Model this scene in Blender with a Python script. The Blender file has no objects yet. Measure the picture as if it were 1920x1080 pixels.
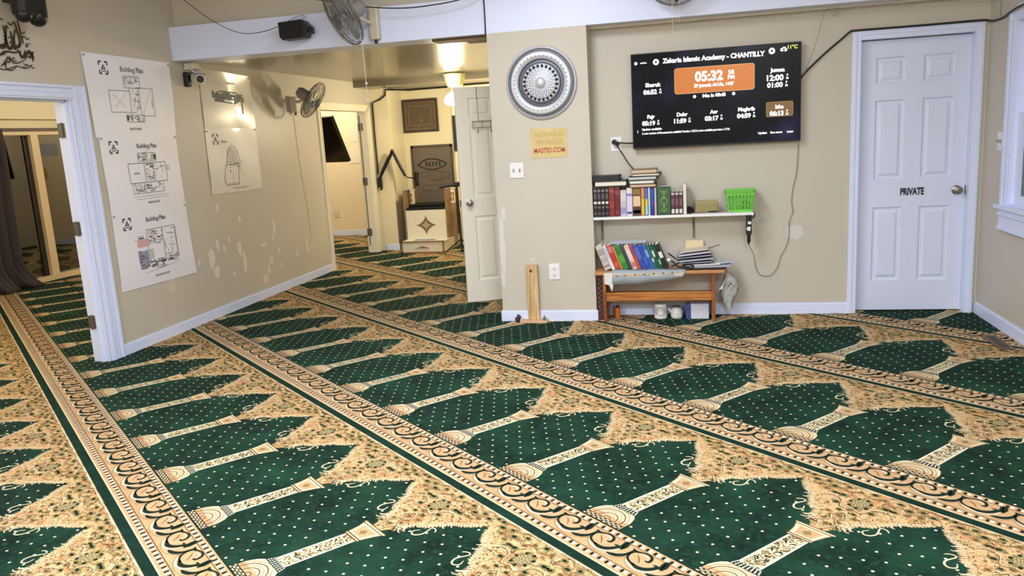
import bpy, math, random
from mathutils import Vector, Matrix
R = random.Random(7)
PI = math.pi
SC = bpy.context.scene
COL = SC.collection

# ------------------------------------------------------------------ materials
def srgb(r, g, b):
    f = lambda c: (c/255/12.92) if c/255 <= .04045 else ((c/255+.055)/1.055)**2.4
    return (f(r), f(g), f(b), 1)
SR = srgb
MATS = {}
def mat(name, rgb, rough=.6, metal=0, emit=None, es=1, coat=0, alpha=None, noise=None, bump=None, spec=.5):
    """noise=(scale, rgb2, amount) mixes a second colour; bump=(scale, strength)"""
    m = bpy.data.materials.new(name); m.use_nodes = True
    nt = m.node_tree; b = nt.nodes['Principled BSDF']
    b.inputs['Base Color'].default_value = srgb(*rgb)
    b.inputs['Roughness'].default_value = rough
    b.inputs['Metallic'].default_value = metal
    b.inputs['Coat Weight'].default_value = coat
    b.inputs['Coat Roughness'].default_value = .06
    b.inputs['Specular IOR Level'].default_value = spec
    if emit:
        b.inputs['Emission Color'].default_value = srgb(*emit)
        b.inputs['Emission Strength'].default_value = es
    if alpha is not None: b.inputs['Alpha'].default_value = alpha
    if noise or bump:
        tc = nt.nodes.new('ShaderNodeTexCoord')
    if noise:
        n = nt.nodes.new('ShaderNodeTexNoise'); n.inputs['Scale'].default_value = noise[0]
        n.inputs['Detail'].default_value = 5
        nt.links.new(tc.outputs['Object'], n.inputs['Vector'])
        rp = nt.nodes.new('ShaderNodeValToRGB')
        rp.color_ramp.elements[0].position = .5-noise[2]; rp.color_ramp.elements[1].position = .5+noise[2]
        rp.color_ramp.elements[0].color = srgb(*rgb); rp.color_ramp.elements[1].color = srgb(*noise[1])
        nt.links.new(n.outputs['Fac'], rp.inputs['Fac'])
        nt.links.new(rp.outputs['Color'], b.inputs['Base Color'])
    if bump:
        n2 = nt.nodes.new('ShaderNodeTexNoise'); n2.inputs['Scale'].default_value = bump[0]
        n2.inputs['Detail'].default_value = 4
        nt.links.new(tc.outputs['Object'], n2.inputs['Vector'])
        bp = nt.nodes.new('ShaderNodeBump'); bp.inputs['Strength'].default_value = bump[1]
        bp.inputs['Distance'].default_value = .01
        nt.links.new(n2.outputs['Fac'], bp.inputs['Height'])
        nt.links.new(bp.outputs['Normal'], b.inputs['Normal'])
    MATS[name] = m
    return m

def wood(name, c1, c2, axis='X', scale=6, rough=.45):
    m = bpy.data.materials.new(name); m.use_nodes = True
    nt = m.node_tree; b = nt.nodes['Principled BSDF']; b.inputs['Roughness'].default_value = rough
    tc = nt.nodes.new('ShaderNodeTexCoord'); mp = nt.nodes.new('ShaderNodeMapping')
    s = {'X': (.6, 14, 14), 'Y': (14, .6, 14), 'Z': (14, 14, .6)}[axis]
    mp.inputs['Scale'].default_value = s
    n = nt.nodes.new('ShaderNodeTexNoise'); n.inputs['Scale'].default_value = scale; n.inputs['Detail'].default_value = 6
    n.inputs['Distortion'].default_value = 1.2
    rp = nt.nodes.new('ShaderNodeValToRGB')
    rp.color_ramp.elements[0].position = .35; rp.color_ramp.elements[1].position = .65
    rp.color_ramp.elements[0].color = srgb(*c1); rp.color_ramp.elements[1].color = srgb(*c2)
    nt.links.new(tc.outputs['Object'], mp.inputs['Vector']); nt.links.new(mp.outputs['Vector'], n.inputs['Vector'])
    nt.links.new(n.outputs['Fac'], rp.inputs['Fac']); nt.links.new(rp.outputs['Color'], b.inputs['Base Color'])
    return m

PILE=.76
def carpet_mat(name, base, spots, rough=.95, extra=None, K=None):
    """pile: base colour with layered procedural flecks. spots = [(noise scale, threshold, rgb, kind)]"""
    m = bpy.data.materials.new(name); m.use_nodes = True
    K = PILE if K is None else K
    srgb = lambda r,g,b_: tuple([c*K for c in SR(r,g,b_)[:3]]+[1])
    nt = m.node_tree; b = nt.nodes['Principled BSDF']; b.inputs['Roughness'].default_value = rough
    b.inputs['Specular IOR Level'].default_value = .15
    tc = nt.nodes.new('ShaderNodeTexCoord')
    mp = nt.nodes.new('ShaderNodeMapping'); mp.inputs['Rotation'].default_value = (0, 0, .7246)
    nt.links.new(tc.outputs['Object'], mp.inputs['Vector'])
    cur = None
    for i, (sc, th, rgb, kind, soft) in enumerate(spots):
        if kind == 'v':
            t = nt.nodes.new('ShaderNodeTexVoronoi'); t.inputs['Scale'].default_value = sc; out = t.outputs['Distance']
        elif kind == 'w':
            t = nt.nodes.new('ShaderNodeTexNoise'); t.inputs['Scale'].default_value = sc; t.inputs['Detail'].default_value = 1
            t.inputs['Distortion'].default_value = 2.5; out = t.outputs['Fac']
        else:
            t = nt.nodes.new('ShaderNodeTexNoise'); t.inputs['Scale'].default_value = sc; t.inputs['Detail'].default_value = 4
            out = t.outputs['Fac']
        off = nt.nodes.new('ShaderNodeVectorMath'); off.operation = 'ADD'; off.inputs[1].default_value = (i*3.7, i*1.3, 0)
        nt.links.new(mp.outputs['Vector'], off.inputs[0]); nt.links.new(off.outputs[0], t.inputs['Vector'])
        mr = nt.nodes.new('ShaderNodeMapRange')
        if kind == 'v':
            mr.inputs['From Min'].default_value = th+soft; mr.inputs['From Max'].default_value = th-soft
        else:
            mr.inputs['From Min'].default_value = th-soft; mr.inputs['From Max'].default_value = th+soft
        nt.links.new(out, mr.inputs['Value'])
        mx = nt.nodes.new('ShaderNodeMix'); mx.data_type = 'RGBA'
        nt.links.new(mr.outputs['Result'], mx.inputs['Factor'])
        if cur is None: mx.inputs[6].default_value = srgb(*base)
        else: nt.links.new(cur, mx.inputs[6])
        mx.inputs[7].default_value = srgb(*rgb)
        cur = mx.outputs[2]
    if cur is not None: nt.links.new(cur, b.inputs['Base Color'])
    else: b.inputs['Base Color'].default_value = srgb(*base)
    n2 = nt.nodes.new('ShaderNodeTexNoise'); n2.inputs['Scale'].default_value = 260; n2.inputs['Detail'].default_value = 2
    nt.links.new(tc.outputs['Object'], n2.inputs['Vector'])
    bp = nt.nodes.new('ShaderNodeBump'); bp.inputs['Strength'].default_value = .35; bp.inputs['Distance'].default_value = .004
    nt.links.new(n2.outputs['Fac'], bp.inputs['Height']); nt.links.new(bp.outputs['Normal'], b.inputs['Normal'])
    return m

def emis(name, rgb, s=1.0):
    m = bpy.data.materials.new(name); m.use_nodes = True
    nt = m.node_tree; b = nt.nodes['Principled BSDF']
    b.inputs['Base Color'].default_value = (0.01, .01, .01, 1); b.inputs['Roughness'].default_value = .3
    b.inputs['Emission Color'].default_value = srgb(*rgb); b.inputs['Emission Strength'].default_value = s
    return m

def glassy(name, tint, refl, rough=.02, clear=True):
    m = bpy.data.materials.new(name); m.use_nodes = True
    nt = m.node_tree; nt.nodes.clear()
    o = nt.nodes.new('ShaderNodeOutputMaterial'); mx = nt.nodes.new('ShaderNodeMixShader')
    g = nt.nodes.new('ShaderNodeBsdfGlossy'); g.inputs['Roughness'].default_value = rough
    t = nt.nodes.new('ShaderNodeBsdfTransparent'); t.inputs['Color'].default_value = (*tint, 1)
    mx.inputs[0].default_value = refl
    nt.links.new(t.outputs[0], mx.inputs[1]); nt.links.new(g.outputs[0], mx.inputs[2]); nt.links.new(mx.outputs[0], o.inputs[0])
    return m

WALL = mat('wall_paint', (203,196,181), .42, noise=(1.3,(197,190,175),.25), bump=(160,.05), spec=.4)
WALLY = mat('wall_paint_far_lit', (234,224,192), .42, noise=(1.3,(228,218,186),.25), bump=(160,.05), spec=.4)  # copy of the wall paint with the far room's warm lamplight put into it
WHITE = mat('white_paint', (220,229,255), .35)
WHITE2 = mat('white_door_paint', (218,226,247), .38)
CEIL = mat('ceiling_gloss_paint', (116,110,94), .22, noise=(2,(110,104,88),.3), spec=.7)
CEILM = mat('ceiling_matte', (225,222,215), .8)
BLACK = mat('black_plastic', (16,16,20), .45)
BLACKG = mat('black_gloss', (8,8,12), .15)
DGREY = mat('dark_grey_metal', (112,106,98), .4, .5)
STEEL = mat('brushed_steel', (150,145,136), .3, .9)
SILVER = mat('silver_paint', (206,208,214), .4, .35)
SILVERD = mat('silver_dark', (104,106,116), .45, .4)
PLW = mat('white_plastic', (232,232,232), .35)
PLC = mat('cream_plastic', (214,205,180), .4)
PLG = mat('grey_plastic', (150,150,150), .4)
PAPER = mat('paper_page', (232,226,208), .8)
POSTER = mat('laminated_paper', (240,240,250), .3, coat=1.0)
POSTER2 = mat('laminated_paper_thin', (222,218,208), .3, coat=1.0, noise=(4,(208,200,182),.2))
INK = mat('ink_line', (92,92,100), .5)
INKD = mat('ink_dark', (30,30,36), .5)
PATCH = mat('spackle_patch', (212,210,204), .7)
CABLE = mat('black_cable', (26,22,20), .5)
CABLEG = mat('grey_cable', (140,132,120), .5)

# carpet
C_GREEN = carpet_mat('carpet_green', (21,56,41), [(9,.52,(11,36,27),'n',.14),(3.2,.58,(29,72,53),'n',.12),(40,.62,(34,76,58),'n',.1)])
C_GREEN2 = carpet_mat('carpet_green_stripe', (16,48,36), [(12,.55,(22,60,46),'n',.1)])
C_FLORAL = carpet_mat('carpet_floral', (232,192,138), [(11,.54,(218,160,108),'n',.05),(17,.60,(186,166,104),'w',.03),
    (30,.60,(236,206,156),'w',.03),(27,.20,(136,106,64),'v',.05),(46,.625,(96,70,42),'w',.014),(40,.15,(56,56,36),'v',.03)])
C_BAND = carpet_mat('carpet_band', (222,184,138), [(20,.55,(212,170,122),'n',.1)])
C_CREAM = carpet_mat('carpet_cream', (246,228,186), [])
C_WHITE = carpet_mat('carpet_white', (250,240,214), [])
C_DARK = carpet_mat('carpet_dark', (22,44,34), [])
C_BROWN = carpet_mat('carpet_brown', (122,82,48), [])
C_OLIVE = carpet_mat('carpet_olive', (156,138,86), [])
C_COL = carpet_mat('carpet_column', (246,230,190), [(34,.58,(120,108,66),'w',.03),(30,.62,(60,60,40),'w',.03)])

# ------------------------------------------------------------------ geometry builder
class G:
    def __init__(s): s.v=[]; s.f=[]; s.m=[]; s.sm=[]
    def add(s, vs, fs, m=0, smooth=False):
        o=len(s.v); s.v += [tuple(p) for p in vs]
        for f in fs: s.f.append([i+o for i in f]); s.m.append(m); s.sm.append(smooth)
        return s
    def box(s,x0,x1,y0,y1,z0,z1,m=0,rot=None):
        vs=[(x,y,z) for z in (z0,z1) for y in (y0,y1) for x in (x0,x1)]
        if rot is not None: vs=[rot(Vector(p)) for p in vs]
        return s.add(vs,[(0,2,3,1),(4,5,7,6),(0,1,5,4),(2,6,7,3),(0,4,6,2),(1,3,7,5)],m)
    def poly(s,pts,m=0): return s.add(pts,[list(range(len(pts)))],m)
    def prism(s,pts,vec,m=0,m2=None):
        n=len(pts); v=Vector(vec); top=[tuple(Vector(p)+v) for p in pts]
        s.add(list(pts)+top,[list(range(n))[::-1],[i+n for i in range(n)]],m)
        s.add(list(pts)+top,[(i,(i+1)%n,(i+1)%n+n,i+n) for i in range(n)],m if m2 is None else m2)
        return s
    def tube(s,pts,r,m=0,n=8,cap=True,smooth=True,spline=0):
        pts=[Vector(p) for p in pts]
        if spline: pts=cat(pts,spline)
        if isinstance(r,(list,tuple)):
            rs=[]
            for i in range(len(pts)):
                t=i/(len(pts)-1)*(len(r)-1); a=min(int(t),len(r)-2); rs.append(r[a]*(1-t+a)+r[a+1]*(t-a))
        else: rs=[r]*len(pts)
        vs=[];prev=None
        for i,p in enumerate(pts):
            d=(pts[min(i+1,len(pts)-1)]-pts[max(i-1,0)])
            d = d.normalized() if d.length>1e-9 else Vector((0,0,1))
            if prev is None:
                a=d.orthogonal().normalized()
            else:
                a=prev-d*prev.dot(d)
                a=a.normalized() if a.length>1e-6 else d.orthogonal().normalized()
            prev=a; b=d.cross(a)
            for k in range(n):
                t=2*PI*k/n; vs.append(p+(a*math.cos(t)+b*math.sin(t))*rs[i])
        L=len(pts); fs=[]
        for i in range(L-1):
            for k in range(n): fs.append((i*n+k,i*n+(k+1)%n,(i+1)*n+(k+1)%n,(i+1)*n+k))
        s.add(vs,fs,m,smooth)
        if cap: s.add(vs,[list(range(n))[::-1],[(L-1)*n+k for k in range(n)]],m)
        return s
    def cyl(s,p0,p1,r,m=0,n=20,r2=None): return s.tube([p0,p1],[r,r if r2 is None else r2],m,n)
    def lathe(s,prof,c,axis,m=0,n=48,smooth=True,mf=None):
        """prof: [(radius, height along axis)]"""
        ax=Vector(axis).normalized(); a=ax.orthogonal().normalized(); b=ax.cross(a); c=Vector(c); vs=[]
        for r,h in prof:
            for k in range(n):
                t=2*PI*k/n; vs.append(c+ax*h+(a*math.cos(t)+b*math.sin(t))*max(r,1e-5))
        for i in range(len(prof)-1):
            s.add(vs[i*n:(i+2)*n],[(k,(k+1)%n,(k+1)%n+n,k+n) for k in range(n)],m if mf is None else mf(i),smooth)
        return s
    def sphere(s,c,r,m=0,n=16,sc=(1,1,1)):
        vs=[];fs=[];h=n//2
        for i in range(h+1):
            for k in range(n):
                a=PI*i/h;t=2*PI*k/n
                vs.append((c[0]+r*sc[0]*math.sin(a)*math.cos(t),c[1]+r*sc[1]*math.sin(a)*math.sin(t),c[2]+r*sc[2]*math.cos(a)))
        for i in range(h):
            for k in range(n): fs.append((i*n+k,i*n+(k+1)%n,(i+1)*n+(k+1)%n,(i+1)*n+k))
        return s.add(vs,fs,m,True)
    def xf(s,fn): s.v=[tuple(fn(Vector(p))) for p in s.v]; return s

def cat(pts,n):
    """Catmull-Rom through pts"""
    out=[]; P=[pts[0]]+list(pts)+[pts[-1]]
    for i in range(1,len(P)-2):
        for k in range(n):
            t=k/n; a,b,c,d=P[i-1],P[i],P[i+1],P[i+2]
            out.append(.5*((2*b)+(c-a)*t+(2*a-5*b+4*c-d)*t*t+(3*b-a-3*c+d)*t*t*t))
    out.append(P[-2]); return out

def wl(o):
    p=Vector((0,0,0))
    while o is not None: p+=o.location; o=o.parent
    return p
def build(name,g,mats,parent=None,loc=None,bevel=0,solid=None,auto=False):
    if not isinstance(mats,(list,tuple)): mats=[mats]
    if parent is not None: off=wl(parent); L=Vector((0,0,0))
    else:
        if loc is None:
            xs=[p[0] for p in g.v];ys=[p[1] for p in g.v];zs=[p[2] for p in g.v]
            loc=((min(xs)+max(xs))/2,(min(ys)+max(ys))/2,min(zs))
        off=Vector(loc); L=off
    me=bpy.data.meshes.new(name)
    me.from_pydata([(p[0]-off[0],p[1]-off[1],p[2]-off[2]) for p in g.v],[],g.f)
    for m in mats: me.materials.append(m)
    me.polygons.foreach_set('material_index',g.m); me.polygons.foreach_set('use_smooth',g.sm)
    me.update()
    o=bpy.data.objects.new(name,me); COL.objects.link(o); o.location=L
    if parent is not None: o.parent=parent
    if bevel:
        w=o.modifiers.new('weld','WELD'); w.merge_threshold=1e-5
        b=o.modifiers.new('bevel','BEVEL'); b.width=bevel; b.segments=2; b.limit_method='ANGLE'; b.angle_limit=.7
    return o
def tag(o,label,cat_=None,group=None):
    o['label']=label
    if cat_: o['category']=cat_
    if group: o['group']=group
    return o
def thing(name,loc,label,cat_,group=None):
    o=bpy.data.objects.new(name,None); COL.objects.link(o); o.location=loc; o.empty_display_size=.1
    return tag(o,label,cat_,group)
def struct(name,g,mats,label=None,**k):
    o=build(name,g,mats,**k)
    if o.parent is None: o['kind']='structure'
    if label: o['label']=label
    return o

def text_g(g,body,size,place,m=0,align='CENTER',bold=0,xs=1.0,depth=0,font_shear=0):
    """adds lettering; place(u,v) -> world point"""
    cu=bpy.data.curves.new('t','FONT'); cu.body=body; cu.size=size; cu.align_x=align; cu.align_y='CENTER'
    cu.offset=bold; cu.shear=font_shear; cu.resolution_u=3
    ob=bpy.data.objects.new('t',cu); COL.objects.link(ob)
    dg=bpy.context.evaluated_depsgraph_get(); dg.update()
    me=bpy.data.meshes.new_from_object(ob.evaluated_get(dg))
    g.add([place(v.co.x*xs,v.co.y) for v in me.vertices],[tuple(p.vertices) for p in me.polygons],m)
    bpy.data.objects.remove(ob); bpy.data.curves.remove(cu); bpy.data.meshes.remove(me)

def ribbon(pts,widths,n=4):
    """2D polyline with widths -> list of quads (each 4 points 2D)"""
    P=cat([Vector(p) for p in pts],n)
    W=[]
    k=len(pts)-1
    for i in range(len(P)):
        t=i/(len(P)-1)*k; a=min(int(t),k-1); W.append(widths[a]*(1-(t-a))+widths[a+1]*(t-a))
    Ls=[];Rs=[]
    for i,p in enumerate(P):
        d=(P[min(i+1,len(P)-1)]-P[max(i-1,0)])
        d=d.normalized() if d.length>1e-9 else Vector((1,0))
        nrm=Vector((-d.y,d.x)); Ls.append(p+nrm*W[i]/2); Rs.append(p-nrm*W[i]/2)
    return [(Ls[i],Rs[i],Rs[i+1],Ls[i+1]) for i in range(len(P)-1)]

# ------------------------------------------------------------------ camera
cam=bpy.data.cameras.new('camera'); co=bpy.data.objects.new('camera',cam); COL.objects.link(co)
cam.sensor_width=36; cam.lens=1504.8/1920*36; cam.clip_start=.05; cam.clip_end=100
Mr=((0.97524524,0.21369912,-0.05682789),(0.0143757,0.19517702,0.98066267),(-0.22065824,0.95720354,-0.18727339))
rt,up,fw=[Vector(r) for r in Mr]
co.matrix_world=Matrix(((rt.x,up.x,-fw.x,0),(rt.y,up.y,-fw.y,0),(rt.z,up.z,-fw.z,1.52),(0,0,0,1)))
SC.camera=co

# ------------------------------------------------------------------ floor carpet
CW,CL,Y0,PH=0.5915988611,1.2578721844,-0.9139985445,-0.7245998896
UX,UY=math.cos(PH),math.sin(PH); NX,NY=-math.sin(PH),math.cos(PH)
def frac(row): return {1:-.1434,2:-.2111,3:-.2650,4:-.2991,5:-.3631}.get(row,-.0896-.0538*row)
def carpet():
    g=G(); CM=[C_FLORAL,C_GREEN,C_GREEN2,C_BAND,C_CREAM,C_WHITE,C_DARK,C_BROWN,C_OLIVE,C_COL]
    FL,GR,GS,BA,CR,WH,DK,BR,OL,CO=range(10)
    def W(row,j,u,v,z):
        uu=(j+frac(row))*CW+u; vv=row*CL+Y0+v
        return (uu*UX+vv*NX, uu*UY+vv*NY, z)
    g.poly([(-13,-3,0),(4,-3,0),(4,15,0),(-13,15,0)],FL)
    # cell template ------------------------------------------------
    T=[]   # (points2d, z, mat)
    h=CW/2
    out=[(0,0),(.020,-.035),(.046,-.066),(.070,-.092),(.104,-.108),(.118,-.138),(.138,-.165),(.160,-.205),(.196,-.222),(.214,-.262),(.222,-.290),(.248,-.318)]
    side=[]
    rr=random.Random(3)
    for i in range(len(out)-1):
        a=Vector(out[i]);b=Vector(out[i+1]);L=(b-a).length;n=max(2,int(L/.0075));d=(b-a).normalized();nm=Vector((d.y,-d.x))
        for k in range(n):
            p=a+(b-a)*(k/n)
            amp=0 if (i==0 and k<2) else (.0055 if k%2 else -.0045)
            side.append(Vector((p.x+(amp*1.4 if amp else 0),p.y)))
    side.append(Vector(out[-1]))
    right=side+[Vector((.262,-.345)),Vector((h,-.36)),Vector((h,-.912))]
    # split into right and left halves (fans from centre line)
    cx=[Vector((0,p.y)) for p in right]
    for i in range(len(right)-1):
        a,b=right[i],right[i+1]
        if abs(a.y-b.y)<1e-6 and abs(a.x-b.x)<1e-6: continue
        T.append(([cx[i],a,b,cx[i+1]],.0008,GR)); T.append(([Vector((-a.x,a.y)),cx[i],cx[i+1],Vector((-b.x,b.y))],.0008,GR))
    # dots
    for ku in range(-4,5):
        u=ku*.0591
        for kv in range(0,11):
            v=-.052-.0845*kv-(.0422 if ku%2 else 0)
            if v<-.90: continue
            lim=.298
            for i in range(len(out)-1):
                if out[i][1]>=v>=out[i+1][1]:
                    t=(out[i][1]-v)/(out[i][1]-out[i+1][1]); lim=out[i][0]+(out[i+1][0]-out[i][0])*t
            if v<-.76: lim=.200
            elif v<-.45: lim=.246
            elif v<-.33: lim=.222
            if abs(u)>lim-.018: continue
            T.append(([Vector((u+.0064*math.cos(q*PI/3),v+.0064*math.sin(q*PI/3))) for q in range(6)],.0016,CR if (ku*7+kv*3)%5 else WH))
    # curls in the arch
    for sx in (1,-1):
        cur=[(.100,-.195),(.108,-.185),(.125,-.178),(.138,-.187),(.130,-.212),(.124,-.238),(.135,-.262),(.155,-.268),(.170,-.250),(.158,-.226)]
        for q in ribbon([(x*sx,y) for x,y in cur],[.004,.006,.006,.006,.007,.008,.008,.007,.006,.003],3): T.append((q,.002,CR))
        for a in [(.215,-.262,.188,-.280),(.222,-.290,.192,-.300),(.190,-.222,.176,-.205),(.105,-.108,.088,-.122),(.122,-.14,.100,-.150)]:
            for q in ribbon([(a[0]*sx,a[1]),((a[0]+a[2])/2*sx,(a[1]+a[3])/2-.006),(a[2]*sx,a[3])],[.007,.006,.002],3): T.append((q,.002,CR))
    # column at boundary u=h  (drawn in cell between tips)
    c=h
    def tr(u0,u1,v0,u2,u3,v1,z,m): T.append(([Vector((u0,v0)),Vector((u1,v0)),Vector((u3,v1)),Vector((u2,v1))],z,m))
    tr(c-.046,c+.046,-.755,c-.043,c+.043,-.455,.0012,WH)
    tr(c-.037,c+.037,-.755,c-.035,c+.035,-.455,.0016,CO)
    for k in range(7):       # leaf marks climbing the shaft
        v=-.735+k*.041
        for sx in (1,-1):
            for q in ribbon([(c+sx*.006,v),(c+sx*.018,v+.016),(c+sx*.031,v+.012)],[.003,.009,.002],2): T.append((q,.002,DK if k%2 else OL))
            for q in ribbon([(c+sx*.030,v+.022),(c+sx*.016,v+.03),(c+sx*.003,v+.022)],[.002,.006,.002],2): T.append((q,.002,OL))
        T.append(([Vector((c+.005*math.cos(a*PI/3),v+.02+.005*math.sin(a*PI/3))) for a in range(6)],.0022,BR))
    # rings under the capital and above the base
    for v in (-.462,-.450): tr(c-.052,c+.052,v-.003,c-.052,c+.052,v+.003,.0024,BR)
    tr(c-.052,c+.052,-.459,c-.052,c+.052,-.453,.0022,CR)
    # capital
    tr(c-.052,c+.052,-.449,c-.066,c+.066,-.395,.0018,CR); tr(c-.066,c+.066,-.395,c-.080,c+.080,-.360,.0018,CR)
    tr(c-.034,c+.034,-.438,c-.05,c+.05,-.378,.0022,BA)
    T.append(([Vector((c-.020,-.41)),Vector((c,-.428)),Vector((c+.020,-.41)),Vector((c,-.388))],.0026,OL))
    for v,hw in ((-.366,.078),(-.352,.084)): tr(c-hw,c+hw,v-.002,c-hw,c+hw,v+.002,.0028,BR)
    tr(c-.082,c+.082,-.362,c-.084,c+.084,-.354,.002,CR)
    for sx in (1,-1):
        for q in ribbon([(c+sx*.052,-.449),(c+sx*.063,-.400),(c+sx*.080,-.362)],[.003,.003,.003],3): T.append((q,.0028,BR))
    # base: rings, bulb, bead rows
    for i,v in enumerate((-.758,-.768,-.778)):
        hw=.056+i*.004
        for k in range(8):
            x0=c-hw+2*hw*k/8; tr(x0,x0+2*hw/16,v,x0,x0+2*hw/16,v+.007,.0024,DK); tr(x0+2*hw/16,x0+2*hw/8,v,x0+2*hw/16,x0+2*hw/8,v+.007,.0022,WH)
    bulb=[(.064,-.782),(.082,-.800),(.094,-.825),(.101,-.850),(.101,-.876)]
    for i in range(4): tr(c-bulb[i+1][0],c+bulb[i+1][0],bulb[i+1][1],c-bulb[i][0],c+bulb[i][0],bulb[i][1],.0014,CR if i<3 else BA)
    for k in range(6):
        r=.016+.0150*k
        pts=[(c+r*math.cos(a),-.876+min(.094,r*1.02)*math.sin(a)) for a in [PI*t/8 for t in range(9)]]
        for q in ribbon(pts,[.0042]*9,2): T.append((q,.002+.0002*k,BR if k%2==0 else BA))
    for j2,v in enumerate((-.881,-.890,-.900)):
        for k in range(14):
            x0=c-.104+.208*k/14
            tr(x0,x0+.0075,v-.0065,x0,x0+.0075,v,.0024,DK if (k+j2)%2 else WH)
            tr(x0+.0075,x0+.0149,v-.0065,x0+.0075,x0+.0149,v,.0022,BA)
    # floral spandrel: flower on the boundary
    for k in range(14):
        a=2*PI*k/14; T.append(([Vector((c+.040*math.cos(a)+.0085*math.cos(b),-.056+.046*math.sin(a)+.0085*math.sin(b))) for b in [q*PI/3 for q in range(6)]],.0018,DK if k%2 else OL))
    T.append(([Vector((c+.034*math.cos(a*PI/7),-.056+.040*math.sin(a*PI/7))) for a in range(14)],.0014,OL))
    for k in range(22):
        a=k*2.4; r=.030*math.sqrt((k+.5)/22)
        T.append(([Vector((c+r*math.cos(a)+.0035*math.cos(b),-.056+r*1.15*math.sin(a)+.0035*math.sin(b))) for b in [q*PI/2 for q in range(4)]],.0024,WH))
    rr=random.Random(11)
    blots=[(x_,y_,r_*1.35) for x_,y_,r_ in [(.0,.055,.012),(.09,-.03,.014),(.075,-.105,.011),(.125,-.03,.011),(.03,-.155,.010),(.055,-.19,.009),(.16,.02,.012),(.20,.045,.011),(.245,.03,.012),(.28,.06,.010),(.11,.05,.010),(.05,.04,.008),(.0,-.20,.009),(.03,-.255,.008),(.0,-.29,.009),(.055,-.30,.008),(.0,-.135,.008),(.17,-.02,.009),(.215,.0,.009)]]
    for x,y,r in blots:
        for sx in ((1,-1) if x else (1,)):
            # petals around a dark heart
            jt=[.75+.5*rr.random() for _ in range(9)]
            T.append(([Vector((c+sx*x+1.35*r*jt[a]*math.cos(a*PI/4),y+1.0*r*jt[a]*math.sin(a*PI/4))) for a in range(8)],.0012,OL))
            T.append(([Vector((c+sx*x+.80*r*jt[a]*math.cos(a*PI/3+.3),y+.50*r*jt[a]*math.sin(a*PI/3+.3))) for a in range(6)],.002,DK if r>.0128 else BR))
    vines=[[(0,.01),(.05,.03),(.09,.005),(.13,.02),(.18,-.005),(.23,.03),(.28,.02)],[(0,-.12),(.045,-.13),(.07,-.075),(.12,-.06),(.15,-.09)],
           [(0,-.17),(.03,-.21),(.012,-.25),(.04,-.285),(.075,-.32)],[(.02,-.335),(.03,-.30),(.07,-.275),(.10,-.295)],[(.06,.07),(.12,.075),(.17,.05),(.22,.07),(.28,.05)]]
    for vv in vines:
        for sx in (1,-1):
            for q in ribbon([(c+sx*x,y) for x,y in vv],[.0025]*len(vv),4): T.append((q,.0016,BR))
            for q in ribbon([(c+sx*x*.98,y+.009) for x,y in vv],[.0035]*len(vv),4): T.append((q,.0014,OL if vv[0][1]>0 else CR))
    # feathered pale edge following the arch
    for sx in (1,-1):
        for i in range(1,len(out)-1):
            a,b=out[i],out[i+1]
            for k in range(3):
                t=k/3; p=(a[0]+(b[0]-a[0])*t,a[1]+(b[1]-a[1])*t)
                for q in ribbon([(sx*(p[0]+.018),p[1]+.016),(sx*(p[0]+.006),p[1]+.008),(sx*(p[0]-.007),p[1]-.002)],[.007,.006,.001],2): T.append((q,.0012,CR))
    # border scroll: three repeats per cell
    st=[([(.199,-.965),(.222,-.971),(.240,-.962),(.263,-.956),(.286,-.960),(.299,-.975),(.301,-.993),(.286,-.996)],[.004,.010,.006,.006,.008,.009,.009,.004],DK,.0022),
        ([(.222,-.971),(.215,-.989),(.218,-1.010),(.233,-1.029),(.262,-1.041),(.281,-1.043)],[.004,.006,.007,.007,.006,.004],DK,.0022),
        ([(.262,-1.040),(.299,-1.047),(.325,-1.036),(.342,-1.014),(.346,-.993),(.326,-.994)],[.006,.015,.016,.014,.010,.004],DK,.0022),
        ([(.337,-1.005),(.357,-.993),(.348,-.958),(.356,-.951),(.366,-.977),(.368,-1.004)],[.006,.014,.010,.012,.014,.004],DK,.0024),
        ([(.346,-1.054),(.368,-1.050),(.390,-1.038),(.405,-1.015),(.407,-.988),(.404,-.968)],[.004,.014,.016,.012,.008,.004],DK,.0022),
        ([(.233,-1.037),(.262,-1.055),(.300,-1.062),(.337,-1.051),(.356,-1.029),(.361,-1.002)],[.003,.006,.007,.006,.005,.003],WH,.002),
        ([(.248,-.975),(.265,-.968),(.284,-.974),(.286,-.984)],[.002,.005,.004,.002],WH,.002),
        ([(.240,-.985),(.262,-1.0),(.282,-1.022)],[.002,.004,.002],BR,.0018),
        ([(.217,-1.028),(.240,-1.052),(.285,-1.071),(.335,-1.075),(.382,-1.064),(.407,-1.044),(.419,-1.017)],[.0022]*7,OL,.0016)]
    for rep in range(3):
        off=rep*CW/3-.25
        for pts,wd,m,z in st:
            for q in ribbon([(x+off,y) for x,y in pts],[w_*(1.3 if m==DK else 1.1) for w_ in wd],3): T.append((q,z,m))
    # dentil ticks
    for k in range(15):
        u=-h+CW*k/15; p=CW/15
        for v0,v1 in ((-1.110,-1.090),(-.944,-.924)):
            T.append(([Vector((u+.004,v0)),Vector((u+.017,v0)),Vector((u+.012,v1)),Vector((u+.002,v1))],.0020,DK))
            T.append(([Vector((u+.020,v0)),Vector((u+.034,v0)),Vector((u+.031,v1)),Vector((u+.017,v1))],.0020,WH))
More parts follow.
